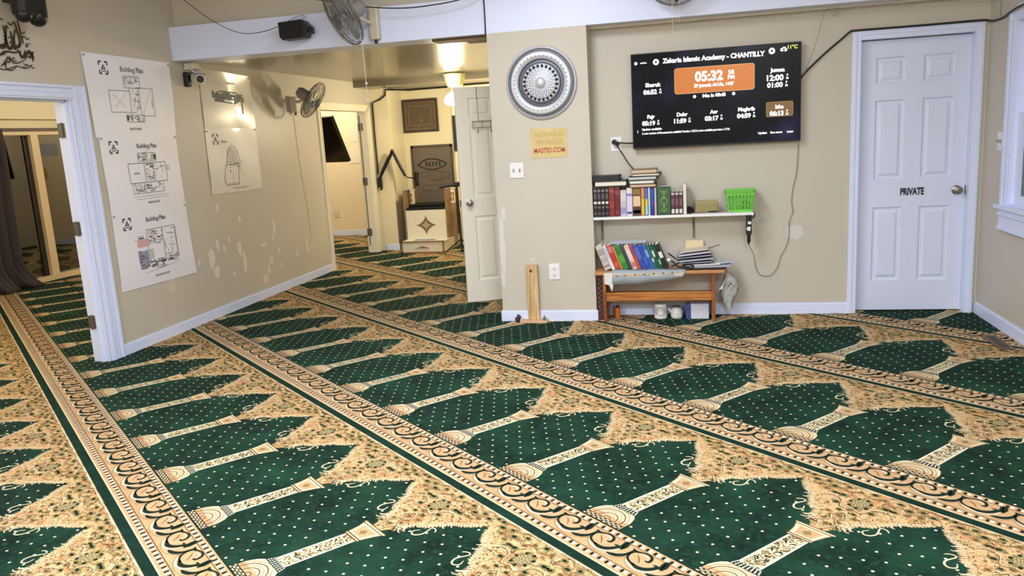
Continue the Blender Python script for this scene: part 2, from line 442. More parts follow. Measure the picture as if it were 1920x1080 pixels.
    # rows -----------------------------------------------------------
    for row in range(-1,13):
        jl=[]
        for j in range(-45,30):
            p=W(row,j,0,-.5,0)
            if -11.6<p[0]<2.9 and .2<p[1]<13.6: jl.append(j)
        if not jl: continue
        j0,j1=jl[0]-2,jl[-1]+2
        u0=-CW; 
        def strip(v0,v1,z,m): g.poly([W(row,j0,0,v0,z),W(row,j1,0,v0,z),W(row,j1,0,v1,z),W(row,j0,0,v1,z)],m)
        strip(-1.129,-.912,.0010,BA); strip(-1.173,-1.129,.0012,GS); strip(-1.182,-1.173,.0012,CR); strip(-1.129,-1.122,.0014,CR)
        strip(-1.086,-1.082,.0014,BR); strip(-.952,-.9485,.0014,BR); strip(-.915,-.911,.0016,DK); strip(-1.1735,-1.1715,.0016,BR)
        for j in jl:
            p=W(row,j,0,-.5,0)
            if p[0]<-8.35: continue
            near = (p[0]**2+p[1]**2)<90
            base=len(g.v); vs=[];
            for pts,z,m in T:
                if not near and z>.0021 and m in (WH,DK,BR) and len(pts)==4 and abs(pts[0][1])<.9 and False: continue
                o=len(g.v)
                for q in pts: g.v.append(W(row,j,q[0],q[1],z))
                g.f.append(list(range(o,o+len(pts)))); g.m.append(m); g.sm.append(False)
    return g,CM
g,CM=carpet()
# make every face point up
for i,f in enumerate(g.f):
    a,b,c=[g.v[k] for k in f[:3]]
    if (b[0]-a[0])*(c[1]-a[1])-(b[1]-a[1])*(c[0]-a[0])<0: g.f[i]=f[::-1]
fl=struct('floor',g,CM,'green and cream prayer carpet woven with rows of arched niches',loc=(0,0,0))

# ------------------------------------------------------------------ walls
XL=-4.34
g=G()
g.box(-4.46,XL,-1,3.2,0,3.1); g.box(-4.46,XL,3.2,5.10,1.96,3.1); g.box(-4.46,XL,5.10,9.09,0,3.1)
g.box(-4.46,XL,9.09,10.56,1.96,3.1); g.box(-4.46,XL,10.56,12.65,0,3.1)
wall_left=struct('wall_left',g,WALL)
# scuffed white marks on the left wall
def blob(g,cy,cz,ry,rz,x,m=0,seed=0,tilt=0):
    r=random.Random(seed); n=14; pts=[]
    for k in range(n):
        a=2*PI*k/n; q=.7+.5*r.random(); y=ry*q*math.cos(a); z=rz*q*math.sin(a)
        pts.append((x,cy+y+tilt*z,cz+z))
    g.poly(pts,m)
g=G()
for i,(cy,cz,ry,rz) in enumerate([(6.56,.56,.05,.10),(6.68,.66,.03,.06),(6.78,.62,.02,.04),(6.88,.69,.015,.04),(7.05,.58,.04,.09),(7.11,.42,.03,.11),(7.5,.55,.06,.02),(7.55,.28,.03,.06),(7.47,.20,.05,.05),
        (7.62,.37,.04,.05),(7.75,.70,.03,.08),(7.70,.60,.02,.04),(7.8,.45,.02,.04),(7.82,.28,.015,.05),(6.62,.42,.05,.06),(6.36,.55,.02,.03),(6.75,1.0,.02,.05),(7.1,.86,.03,.03),(6.9,.35,.02,.03),(8.2,.345,.03,.03)]):
    blob(g,cy,cz,ry,rz,XL+.0015,0,i)
build('paint_mark',g,mat('scuff_paint',(226,219,206),.7),wall_left)
g=G(); g.box(XL,XL+.002,5.905,5.985,.36,.475); build('tape_strip',g,mat('masking_tape',(210,200,180),.6),wall_left)

g=G(); g.box(-1.55,-.769,6.343,6.66,0,2.305); wp=struct('wall_pillar',g,WALL)
g=G()
for (cx,cz,rx,rz,s) in [(-1.495,.90,.02,.06,1),(-1.52,.62,.022,.28,2),(-1.53,.36,.018,.07,4),(-1.272,.515,.018,.014,3)]:
    r=random.Random(s); g.poly([(cx+rx*(.7+.5*r.random())*math.cos(a),6.3415,cz+rz*(.7+.5*r.random())*math.sin(a)) for a in [2*PI*k/14 for k in range(14)][::1]])
build('spackle_patch',g,PATCH,wp)

g=G()
g.box(-.769,1.165,6.543,6.66,0,2.42); g.box(1.165,2.05,6.543,6.66,2.06,2.42); g.box(2.05,2.078,6.543,6.66,0,2.42)
wall_back=struct('wall_back',g,WALL)
g=G(); r=random.Random(5)
g.poly([(.77+.065*(.8+.4*r.random())*math.cos(a),6.5415,.65+.06*(.8+.4*r.random())*math.sin(a)) for a in [2*PI*k/16 for k in range(16)]])
build('spackle_patch',g,PATCH,wall_back)
# wall over the beam
g=G(); g.box(-4.34,2.078,6.46,6.66,2.31,3.1); struct('wall_upper',g,WALL)
# right wall with window opening
g=G(); g.box(2.078,2.2,6.0,6.66,0,3.1); g.box(2.078,2.2,4.6,6.0,0,.86); g.box(2.078,2.2,4.6,6.0,2.09,3.1); g.box(2.078,2.2,-1,4.6,0,3.1)
struct('wall_right',g,WALL)
g=G(); g.box(-4.46,2.2,-1.12,-1,0,3.1); struct('wall_rear',g,WALL)
# far room
g=G(); g.box(-4.34,-4.08,10.72,11.42,0,2.32); struct('wall_corner',g,WALLY)
g=G(); g.box(-4.08,-1.40,11.30,11.42,0,2.32); struct('wall_nook',g,WALLY)
g=G(); g.box(-3.27,-1.40,11.08,11.30,0,2.32); struct('wall_nook_right',g,WALLY)
g=G(); g.box(-1.40,-1.28,6.66,11.42,0,2.32); struct('wall_partition',g,WALLY)
# side hall behind left wall
g=G(); g.box(-8.4,-4.34,12.65,12.77,0,2.7); struct('wall_north',g,mat('wall_paint_peach',(236,220,188),.5,bump=(160,.05)))
g=G(); g.box(-8.4,-8.2,-1,8.30,0,2.7); g.box(-8.32,-8.2,8.30,12.65,1.90,2.06); g.box(-8.4,-8.14,8.30,12.65,2.06,2.7); g.box(-8.4,-8.2,11.9,12.65,0,1.9)
struct('wall_west',g,WALLY)
g=G(); g.box(-8.4,-4.46,-1.12,-1,0,2.7); struct('wall_hall_rear',g,WALLY)
# ceilings
g=G(); g.box(-4.46,2.2,-1.12,6.66,3.1,3.2); struct('ceiling',g,CEILM)
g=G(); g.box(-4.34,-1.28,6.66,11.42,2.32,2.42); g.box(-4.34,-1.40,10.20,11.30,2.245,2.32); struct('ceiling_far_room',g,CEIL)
g=G(); g.box(-8.4,-4.46,-1.12,12.77,2.7,2.8); struct('ceiling_side_hall',g,CEILM)
# beam
g=G(); g.box(-4.34,-1.552,6.36,6.66,2.305,2.585); struct('trim_1',g,WHITE,'long white boxed beam spanning the left opening',bevel=.004)
g=G(); g.box(-1.548,2.078,6.342,6.56,2.305,2.585); g.box(-.769,2.078,6.45,6.543,2.285,2.305,1); struct('trim_2',g,[WHITE,WALL],'long white boxed beam above the television wall')
g=G(); g.box(-2.02,-1.56,6.42,6.62,2.288,2.3045); g.box(-1.80,-1.56,6.66,6.80,2.290,2.318)
struct('trim_3',g,mat('raw_brown_board',(104,78,48),.7),'short bare brown board under the beam beside the pillar')

# baseboards
def base(name,segs):
    g=G()
    for x0,x1,y0,y1,side in segs:
        g.box(x0,x1,y0,y1,0,.078)
        if side=='x+': g.box(x0,x1-.005,y0,y1,.078,.088)
        elif side=='y-': g.box(x0,x1,y0+.005,y1,.078,.088)
        elif side=='x-': g.box(x0+.005,x1,y0,y1,.078,.088)
    return struct(name,g,WHITE)
base('baseboard_left',[(XL,XL+.014,5.24,9.04,'x+')])
base('baseboard_pillar',[(-1.562,-.757,6.331,6.343,'y-'),(-1.562,-1.55,6.343,6.66,'x-')])
base('baseboard_back',[(-.757,1.165,6.531,6.543,'y-')])
base('baseboard_right',[(2.064,2.078,-1,6.53,'x-')])
base('baseboard_nook',[(-4.26,-4.068,10.708,10.72,'y-'),(-4.08,-3.9,11.288,11.30,'y-')])
base('baseboard_north',[(-8.2,-4.47,12.636,12.65,'y-')])

# door casings on left wall
def casing_profile_x(g,y0,y1,z0,z1,vert,x=XL,m=0):
    """moulded casing lying on a wall facing +x"""
    if vert:
        w=y1-y0
        g.box(x,x+.012,y0,y1,z0,z1,m); g.box(x+.012,x+.020,y0+w*.12,y0+w*.38,z0,z1,m); g.box(x+.012,x+.017,y0+w*.46,y0+w*.72,z0,z1,m); g.box(x+.012,x+.024,y0+w*.80,y1,z0,z1,m)
    else:
        w=z1-z0
        g.box(x,x+.012,y0,y1,z0,z1,m); g.box(x+.012,x+.020,y0,y1,z0+w*.12,z0+w*.38,m); g.box(x+.012,x+.017,y0,y1,z0+w*.46,z0+w*.72,m); g.box(x+.012,x+.024,y0,y1,z0+w*.80,z1,m)
g=G(); casing_profile_x(g,5.105,5.235,0,2.045,True); casing_profile_x(g,3.19,5.105,1.945,2.045,False); casing_profile_x(g,3.07,3.19,0,2.045,True)
g.box(-4.475,XL,5.085,5.10,0,1.96); g.box(-4.475,XL,3.2,3.215,0,1.96); g.box(-4.475,XL,3.2,5.10,1.945,1.96)
g.box(-4.40,-4.375,5.070,5.085,0,1.945); g.box(-4.40,-4.375,3.2,5.085,1.93,1.945)
frame1=struct('door_1',g,WHITE,'white moulded door frame without a door in the left wall',bevel=.002)
for z in (1.735,1.02,.31):
    g=G(); g.box(-4.47,-4.437,5.079,5.086,z-.05,z+.05); g.box(-4.437,-4.405,5.079,5.086,z-.05,z+.05); g.tube([(-4.437,5.078,z-.055),(-4.437,5.078,z+.055)],.007,0,10)
    struct('hinge',g,DGREY,'dark grey hinge on the frame',parent=frame1)
g=G(); casing_profile_x(g,9.035,9.11,0,2.03,True); casing_profile_x(g,9.035,10.66,1.955,2.03,False); casing_profile_x(g,10.56,10.66,0,2.03,True)
g.box(-4.475,XL,10.545,10.56,0,1.96); g.box(-4.475,XL,9.09,9.105,0,1.96); g.box(-4.475,XL,9.09,10.56,1.945,1.96)
frame2=struct('door_2',g,mat('cream_trim',(232,226,206),.4),'cream door frame at the far end of the left wall')
for z in (1.74,1.0,.29):
    g=G(); g.box(-4.47,-4.40,10.536,10.546,z-.05,z+.05); g.tube([(-4.43,10.534,z-.055),(-4.43,10.534,z+.055)],.009,0,8)
    struct('hinge',g,DGREY,'dark grey hinge on the frame',parent=frame2)
g=G(); g.box(-4.445,-4.435,10.537,10.545,.1,1.9); struct('hinge_strip',g,DGREY,parent=frame2)

# ------------------------------------------------------------------ doors
def door_slab(name,O,ux,W,H,th,panels,mats,label,parent=None):
    """O bottom hinge corner on front face, ux unit vector along width, front normal = (ux.y,-ux.x)"""
    g=G(); u=Vector((ux[0],ux[1],0)); n=Vector((ux[1],-ux[0],0)); O=Vector(O)
    P=lambda a,z,d=0: O+u*a+n*d+Vector((0,0,z))
    xs=sorted(set([0,W]+[p[0] for p in panels]+[p[1] for p in panels])); zs=sorted(set([0,H]+[p[2] for p in panels]+[p[3] for p in panels]))
    def q(a,b,c,d,m=0): g.add([a,b,c,d],[(0,1,2,3)],m)
    for i in range(len(xs)-1):
        for k in range(len(zs)-1):
            cx=(xs[i]+xs[i+1])/2; cz=(zs[k]+zs[k+1])/2
            if any(p[0]<cx<p[1] and p[2]<cz<p[3] for p in panels): continue
            q(P(xs[i],zs[k]),P(xs[i+1],zs[k]),P(xs[i+1],zs[k+1]),P(xs[i],zs[k+1]))
    for (a,b,c,d) in panels:
        rings=[(0,0),(.012,-.011),(.026,-.011),(.044,-.002)]
        for r in range(3):
            i0,d0=rings[r]; i1,d1=rings[r+1]
            o=[P(a+i0,c+i0,d0),P(b-i0,c+i0,d0),P(b-i0,d-i0,d0),P(a+i0,d-i0,d0)]
            s=[P(a+i1,c+i1,d1),P(b-i1,c+i1,d1),P(b-i1,d-i1,d1),P(a+i1,d-i1,d1)]
            for e in range(4): q(o[e],o[(e+1)%4],s[(e+1)%4],s[e])
        i1,d1=rings[3]; q(P(a+i1,c+i1,d1),P(b-i1,c+i1,d1),P(b-i1,d-i1,d1),P(a+i1,d-i1,d1))
    q(P(0,0,-th),P(0,H,-th),P(W,H,-th),P(W,0,-th))
    q(P(0,0),P(0,H),P(0,H,-th),P(0,0,-th)); q(P(W,0),P(W,0,-th),P(W,H,-th),P(W,H)); q(P(0,H),P(W,H),P(W,H,-th),P(0,H,-th)); q(P(0,0),P(0,0,-th),P(W,0,-th),P(W,0))
    return g
def six(W,z):  # panel columns / rows
    c=[(W*.155,W*.425),(W*.585,W*.865)]
    return [(a,b,z0,z1) for a,b in c for z0,z1 in z]
# private door
g=G()
for x0,x1,z0,z1 in ((1.165,1.227,0,2.115),(1.990,2.050,0,2.115),(1.227,1.990,2.054,2.115)):
    g.box(x0,x1,6.527,6.66,z0,z1)
    if z0==0: g.box(x0+(.008 if x0<1.5 else .03),x1-(.03 if x0<1.5 else .008),6.521,6.528,z0,z1-.008)
    else: g.box(x0,x1,6.521,6.528,z0+.03,z1-.008)
door3=struct('door_3',g,WHITE,'white six-panel door lettered PRIVATE in its frame',bevel=.002)
pz=[(.245,.815),(1.025,1.615),(1.735,1.925)]
g=door_slab('slab',(1.229,6.605,.012),(1,0),.760,2.036,.035,six(.760,[(a-.012,b-.012) for a,b in pz]),None,None)
struct('door_leaf',g,WHITE2,parent=door3)
g=G(); text_g(g,'PRIVATE',.072,lambda u,v:(1.622+u,6.6028,.925+v),0,bold=.0032,xs=.62)
struct('door_lettering',g,INKD,'black capital letters reading PRIVATE',parent=door3)
kz=.928; g=G(); g.lathe([(0,.0),(.034,.0),(.034,.006),(.026,.010),(.013,.014),(.012,.034),(.022,.042),(.029,.056),(.026,.068),(.012,.074),(0,.074)],(1.928,6.605,kz),(0,-1,0),0,28)
struct('door_knob',g,STEEL,'round brushed steel knob',parent=door3)
g=G(); g.box(1.984,1.992,6.598,6.612,kz-.03,kz+.03); struct('strike_plate',g,DGREY,parent=door3)
for z in (1.805,1.065,.325):
    g=G(); g.box(1.222,1.232,6.590,6.606,z-.048,z+.048); struct('hinge',g,STEEL,'grey steel hinge',parent=door3)
g=G(); g.box(1.227,1.990,6.63,6.66,0,2.054); struct('gap_shade_sheet',g,mat('door_gap_shade',(30,28,26),.9),parent=door3)  # dark sheet stands in for the shade in the gaps round the leaf

# open door leaf behind the pillar
ang=math.atan2(.13,.31); ux=(math.cos(ang),math.sin(ang)); W4=.76
pz4=[(.20,.80),(.97,1.62),(1.69,1.86)]
g=door_slab('door_4',(-2.06,7.08,.005),ux,W4,1.955,.036,six(W4,pz4),None,None)
door4=struct('door_4',g,mat('door_paint_cream_lit',(244,238,224),.4),'open white six-panel door leaf with cream light painted in, behind the pillar',loc=(-2.06,7.08,0))  # white door; the cream light falling on it is put into the paint
u=Vector((ux[0],ux[1],0)); n4=Vector((ux[1],-ux[0],0)); O4=Vector((-2.06,7.08,0))
kp=O4+u*.075+Vector((0,0,.93))
g=G(); g.lathe([(0,0),(.032,0),(.032,.006),(.014,.012),(.012,.034),(.022,.042),(.028,.056),(.024,.068),(0,.072)],kp,n4,0,24); struct('door_knob',g,STEEL,'round steel knob',parent=door4)
g=G(); pe=O4-u*.001; g.box(-.012,.0,-.028,-.006,.90,.96); g.xf(lambda p:pe+u*p.x+n4*p.y+Vector((0,0,p.z))); struct('latch_plate',g,DGREY,parent=door4)
# over-door hook rack resting on the door face
rk=thing('hook_rack',tuple(O4+u*.30+n4*.02+Vector((0,0,1.55))),'white wire hook rack hanging on the open white door','rack')
g=G()
def D(a,d,z): return tuple(O4+u*a+n4*d+Vector((0,0,z)))
g.tube([D(.14,.03,1.655),D(.64,.03,1.655)],.004); g.tube([D(.14,.03,1.60),D(.64,.03,1.60)],.004)
for k in range(7): a=.15+k*.08; g.tube([D(a,.03,1.66),D(a,.03,1.595)],.0035)
for a in (.2,.6): g.tube([D(a,.028,1.655),D(a,.010,1.80),D(a,.008,1.957),D(a,-.045,1.962)],.003)
build('rack_frame',g,mat('rack_wire',(150,145,135),.35,.6),rk)
for k in range(4):
    a=.19+k*.12; g=G(); g.tube([D(a,.03,1.60),D(a,.032,1.565),D(a,.05,1.555),D(a,.058,1.575)],.0035,0,6); build('hook',g,MATS['rack_wire'],rk)

# ------------------------------------------------------------------ window right
g=G()
def casing_yr(g,y0,y1,z0,z1): g.box(2.060,2.078,y0,y1,z0,z1)
casing_yr(g,5.985,6.105,.86,2.12); casing_yr(g,4.50,4.615,.86,2.12); casing_yr(g,4.615,5.985,2.06,2.16)
g.box(2.050,2.060,6.06,6.10,.86,2.11); g.box(2.054,2.060,6.0,6.03,.86,2.08)
g.box(2.035,2.078,4.44,6.16,.835,.862); g.box(2.058,2.078,4.5,6.12,.69,.835); g.box(2.048,2.078,4.48,6.13,.79,.81); g.box(2.05,2.078,4.48,6.125,.69,.715)
g.box(2.078,2.16,5.985,6.0,.86,2.09); g.box(2.078,2.16,4.6,4.615,.86,2.09); g.box(2.078,2.16,4.6,6.0,2.075,2.09); g.box(2.078,2.16,4.6,6.0,.86,.875)
win=struct('window_1',g,WHITE,'white sash window beyond the light switch',bevel=.002)
g=G()
for z0,z1 in ((.875,1.48),(1.45,2.075)):
    x=2.10 if z0<1 else 2.125
    g.box(x,x+.03,5.90,5.985,z0,z1); g.box(x,x+.03,4.615,4.70,z0,z1); g.box(x,x+.03,4.70,5.90,z0,z0+.06); g.box(x,x+.03,4.70,5.90,z1-.06,z1)
struct('sash_frame',g,WHITE,parent=win)
g=G(); g.box(2.112,2.116,4.70,5.90,.93,1.43); g.box(2.137,2.141,4.70,5.90,1.50,2.02)
struct('window_glass',g,mat('night_window_glass',(70,76,88),.08,spec=.7),'dark night window glass',parent=win)
g=G(); g.box(2.052,2.061,6.045,6.085,2.03,2.07); struct('corner_block',g,PLW,parent=win)

# ------------------------------------------------------------------ left hall slider + curtain
wf=mat('pale_wood_frame',(228,206,172),.45)
g=G(); g.box(-8.24,-8.14,8.40,11.9,0,.062); g.box(-8.24,-8.15,8.30,11.9,1.862,1.905); g.box(-8.22,-8.15,8.785,8.905,.062,1.862); g.box(-8.26,-8.2,10.4,10.5,.062,1.862)
sl=struct('window_2',g,wf,'wide sliding glass door with pale wood frame in the side hall')
g=G(); g.box(-8.26,-8.20,8.71,8.785,.062,1.862); struct('dark_stile',g,mat('dark_stile',(46,38,32),.5),parent=sl)
GL=glassy('slider_glass',(.5,.5,.5),.22)
g=G(); g.add([(-8.215,8.30,.06),(-8.215,8.72,.06),(-8.215,8.72,1.87),(-8.215,8.30,1.87)],[(0,1,2,3)]); struct('glass_pane',g,GL,parent=sl)
g=G(); g.add([(-8.225,8.90,.06),(-8.225,11.9,.06),(-8.225,11.9,1.87),(-8.225,8.90,1.87)],[(0,1,2,3)]); struct('glass_pane',g,GL,parent=sl)
g=G(); g.box(-8.24,-8.16,8.30,11.9,1.905,1.95); struct('track',g,mat('bronze_track',(70,54,40),.4,.4),parent=sl)
# dark backdrop added behind the sliding glass to keep it night-dark
g=G(); g.box(-11,-10.9,7,13,-.2,3); struct('wall_night_backdrop',g,mat('night_backdrop',(26,24,22),.9))

g=G(); ny=60; nz=26; vs=[]
for k in range(nz+1):
    t=k/nz; z=1.93*(1-t)
    for i in range(ny+1):
        s=i/ny
        edge=8.235+ (.20*max(0,(t-.82)/.18)**1.6)
        y=7.1+(edge-7.1)*s
        x=-8.06+.035*math.sin(s*46+1.5*math.sin(t*2))+.02*math.sin(s*91+t)+ .16*max(0,(t-.85)/.15)**1.5*(.6+.4*math.sin(s*23))
        vs.append((x,y,max(.01,z)))
g.add(vs,[(k*(ny+1)+i,k*(ny+1)+i+1,(k+1)*(ny+1)+i+1,(k+1)*(ny+1)+i) for k in range(nz) for i in range(ny)],0,True)
ct=build('curtain',g,mat('curtain_cloth',(72,62,66),.8,noise=(40,(58,50,54),.3)))
ct.modifiers.new('solid','SOLIDIFY').thickness=.006
tag(ct,'dark grey-brown curtain pooling on the carpet beside the sliding glass door','curtain')

# ------------------------------------------------------------------ posters
def poster(y0,y1,z0,z1,tl,tr,br,bl,label,content,matp=POSTER,group=None):
    """corner tuples (y,z); slight waviness of a laminated sheet"""
    n=14; g=G(); vs=[]
    def Q(s,t):
        a=Vector(bl)*(1-s)*(1-t)+Vector(br)*s*(1-t)+Vector(tr)*s*t+Vector(tl)*(1-s)*t
        w=.0035+.0035*abs(math.sin(s*5+t*3))+ (.010*max(0,s-.85)/.15*math.sin(t*PI)**2 if content==1 else .002*math.sin(t*7))
        if content==4: w+=.012*math.sin(s*PI)*math.sin(t*PI)
        return a,w
    for i in range(n+1):
        for k in range(n+1):
            a,w=Q(i/n,k/n); vs.append((XL+w,a.x,a.y))
    g.add(vs,[(i*(n+1)+k,(i+1)*(n+1)+k,(i+1)*(n+1)+k+1,i*(n+1)+k+1) for i in range(n) for k in range(n)],0,True)
    o=build('wall_poster',g,matp,loc=(XL+.005,(bl[0]+br[0])/2,min(bl[1],br[1])))
    tag(o,label,'poster',group)
    g=G()
    def L(p,q,w=.004,m=0):
        p=Vector(p);q=Vector(q);d=(q-p)
        if d.length<1e-6: return
        d.normalize(); nn=Vector((-d.y,d.x))*w/2; N=max(1,int((q-p).length/.08))
        for e in range(N):
            pts=[]
            for c,sg in ((p+(q-p)*e/N,1),(p+(q-p)*e/N,-1),(p+(q-p)*(e+1)/N,-1),(p+(q-p)*(e+1)/N,1)):
                pp=c+nn*sg
                s_=(pp.x-bl[0])/(br[0]-bl[0]); t_=(pp.y-(bl[1]))/((tl[1])-(bl[1]))
                _,w_=Q(min(1,max(0,s_)),min(1,max(0,t_))); pts.append((XL+w_+.0022,pp.x,pp.y))
            g.poly(pts[::-1],m)
    def box(y0,z0,y1,z1,w=.004,m=0): L((y0,z0),(y1,z0),w,m);L((y1,z0),(y1,z1),w,m);L((y1,z1),(y0,z1),w,m);L((y0,z1),(y0,z0),w,m)
    def fill(y0,z0,y1,z1,m): L((y0,(z0+z1)/2),(y1,(z0+z1)/2),z1-z0,m)
    def scr(y0,z0,y1,z1,n,seed,m=0):
        r=random.Random(seed)
        for _ in range(n):
            a=y0+(y1-y0)*r.random(); b=z0+(z1-z0)*r.random()
            if r.random()<.5: L((a,b),(min(y1,a+.02+.05*r.random()),b),.004,m)
            else: L((a,b),(a,min(z1,b+.01+.03*r.random())),.004,m)
    def icon(y,z,s,m=1):
        nonlocal g
        keep=g; g=G()
        for a in (0,1):
            for b in (0,1):
                yy=y+a*s; zz=z+b*s; da=.3*s*(1-2*a); db=.3*s*(1-2*b)
                L((yy,zz),(yy+da,zz),.012,m); L((yy,zz),(yy,zz+db),.012,m)
        L((y+s*.25,z+s*.3),(y+s*.5,z+s*.75),.008,m); L((y+s*.5,z+s*.75),(y+s*.75,z+s*.3),.008,m); L((y+s*.3,z+s*.42),(y+s*.7,z+s*.42),.008,m); L((y+s*.2,z+s*.2),(y+s*.8,z+s*.2),.006,m)
        build('logo_mark',g,[INK,INKD],o); g=keep
    def txt(s,y,z,size,m=0,bold=.0006):
        gt=G(); text_g(gt,s,size,lambda u,v:(XL+.0075+(.014 if content==4 else 0),y+u,z+v),m,bold=bold)
        build('caption',gt,[INK,INKD],o)
    ctx=dict(L=L,box=box,fill=fill,scr=scr,icon=icon,txt=txt)
    draw=CONTENT[content]; draw(**ctx)
    build('drawing',g,[INK,INKD,mat('pink_tint_%d'%content,(214,170,172),.5),mat('blue_tint_%d'%content,(150,150,176),.5),mat('green_tint_%d'%content,(186,204,192),.5)],o)
    for c in ((tl[0]+.02,tl[1]-.02),(tr[0]-.02,tr[1]-.02)):
        g=G(); g.lathe([(0,.0),(.008,0),(.008,.006),(0,.009)],(XL+.008,c[0],c[1]),(1,0,0),0,12); build('pin',g,PLG,o)
    return o
def c1(L,box,fill,scr,icon,txt):
    icon(5.434,2.150,.088); txt('Building Plan',5.80,2.195,.055,1); L((5.72,2.150),(5.88,2.150),.002)
    box(5.68,2.055,5.87,2.14); box(5.50,1.865,5.735,2.03); box(5.735,1.845,5.85,2.055); L((5.85,2.06),(6.02,2.06)); L((6.02,2.06),(6.02,1.84)); L((6.02,1.84),(5.86,1.84)); 
    scr(5.69,2.06,5.86,2.135,26,1,1); L((5.55,1.9),(5.68,2.0),.002);L((5.68,1.9),(5.55,2.0),.002);L((5.87,1.85),(5.93,1.95),.002);L((5.93,1.95),(6.0,2.05),.002)
    scr(5.74,1.86,5.84,2.04,24,2); fill(5.665,1.80,5.69,1.84,1); box(5.665,1.79,5.88,1.845); scr(5.67,1.795,5.87,1.84,26,3,1); txt('ROOF PLAN',5.75,1.735,.026,0)
    L((6.0,1.98),(6.0,1.9),.006); 
def c2(L,box,fill,scr,icon,txt):
    icon(5.422,1.555,.085); txt('Building Plan',5.855,1.60,.05,1)
    box(5.725,1.48,5.95,1.545); scr(5.73,1.485,5.94,1.54,30,4,1); fill(5.925,1.49,5.955,1.53,1); box(5.60,1.31,6.065,1.465,.005); L((5.79,1.31),(5.79,1.465),.005); L((5.90,1.31),(5.90,1.465),.005)
    scr(5.80,1.32,5.90,1.46,30,5,1); scr(5.91,1.32,6.05,1.46,14,6); txt('PRAYER',5.69,1.385,.018)
    box(5.62,1.225,6.0,1.31,.004); scr(5.63,1.23,5.99,1.305,46,7,1); L((5.62,1.20),(6.05,1.20),.002); L((5.62,1.18),(6.05,1.18),.002); txt('MAIN FLOOR',5.85,1.145,.024)
    box(6.08,1.40,6.11,1.43); L((5.84,1.55),(5.84,1.575),.004)
def c3(L,box,fill,scr,icon,txt):
    icon(5.445,.958,.085); txt('Building Plan',5.84,1.01,.05,1)
    box(5.70,.66,6.07,.93,.004); scr(5.71,.80,5.90,.92,38,8,1); L((5.90,.66),(5.90,.93),.005); scr(5.91,.68,6.06,.92,20,9); L((6.075,.66),(6.075,.92),.005)
    fill(5.58,.80,5.715,.862,2); scr(5.58,.80,5.71,.86,14,10,0); fill(5.575,.63,5.69,.765,3); scr(5.56,.62,5.69,.77,44,11,1); fill(5.70,.69,5.76,.77,4); scr(5.70,.60,5.90,.68,44,12,1); scr(5.92,.63,6.06,.69,20,13,1)
    L((5.58,.885),(5.66,.885),.003); L((5.55,.86),(5.57,.86),.004); L((5.63,.585),(6.1,.62),.002); txt('GROUND FLOOR',5.83,.545,.024); fill(5.60,.865,5.66,.875,1)
def c4(L,box,fill,scr,icon,txt):
    r=random.Random(21)
    for i in range(14):
        y=6.88+i*.039; zt=2.085-.035*r.random()-(.0 if i<8 else .02); fill(y,zt-.03-.05*r.random(),y+.03,zt,1)
    for i in range(20):
        y=6.90+r.random()*.48; z=1.98+.07*r.random(); fill(y,z,y+.03+.05*r.random(),z+.012+.01*r.random(),1)
    L((6.88,2.03),(7.42,1.99),.02,1); L((7.0,2.08),(7.30,2.07),.012,1); fill(7.36,1.87,7.385,1.98,1); scr(7.2,1.87,7.36,1.92,10,22,1); L((6.9,1.99),(7.2,1.97),.012,1); txt('Perspective',7.2,2.16,.03)
def c5(L,box,fill,scr,icon,txt):
    icon(6.81,1.592,.085); txt('Dome',6.99,1.61,.035,1)
    import math as _m
    P=[(7.0,1.40),(7.01,1.47),(7.05,1.53),(7.10,1.57),(7.16,1.56),(7.20,1.52),(7.22,1.46),(7.23,1.40)]
    for a,b in zip(P,P[1:]): L(a,b,.005)
    for k in range(5): L((7.01+.035*k,1.41),(7.08+.03*k,1.56-.012*k),.003); L((7.20-.035*k,1.41),(7.13-.03*k,1.55),.003)
    scr(6.98,1.36,7.26,1.42,28,23,1); L((6.97,1.40),(6.92,1.25),.006,1); L((6.92,1.25),(6.95,1.20),.006,1); L((6.95,1.20),(7.17,1.20),.006,1); L((7.17,1.20),(7.19,1.38),.006); L((6.98,1.215),(7.16,1.215),.004); L((7.0,1.395),(7.2,1.395),.006,1)
    L((7.02,1.17),(7.33,1.17),.004); L((7.08,1.155),(7.3,1.155),.004); L((7.19,1.38),(7.25,1.30),.004); fill(7.03,1.32,7.045,1.335,1); L((7.08,1.33),(7.08,1.22),.003)
CONTENT={1:c1,2:c2,3:c3,4:c4,5:c5}
PG='building plan sheets pinned to the left wall'
poster(0,0,0,0,(5.265,2.295),(6.294,2.287),(6.263,1.680),(5.290,1.676),'laminated building plan sheet, topmost of the three beside the door frame',1)
poster(0,0,0,0,(5.315,1.686),(6.255,1.684),(6.265,1.100),(5.330,1.092),'laminated building plan sheet, middle one of the three beside the door frame',2)
poster(0,0,0,0,(5.330,1.094),(6.265,1.100),(6.300,.471),(5.320,.487),'plan sheet with pink and blue shaded rooms, lowest of its column',3)
poster(0,0,0,0,(6.715,2.275),(7.580,2.245),(7.600,1.738),(6.705,1.726),'shiny sheet with a dark building perspective under the beam',4,POSTER2)
poster(0,0,0,0,(6.700,1.728),(7.594,1.738),(7.594,1.124),(6.689,1.129),'sheet with a sketch of a domed tower, below the shiny sheet',5,mat('paper_sheet_thin',(222,218,210),.4,coat=.5))

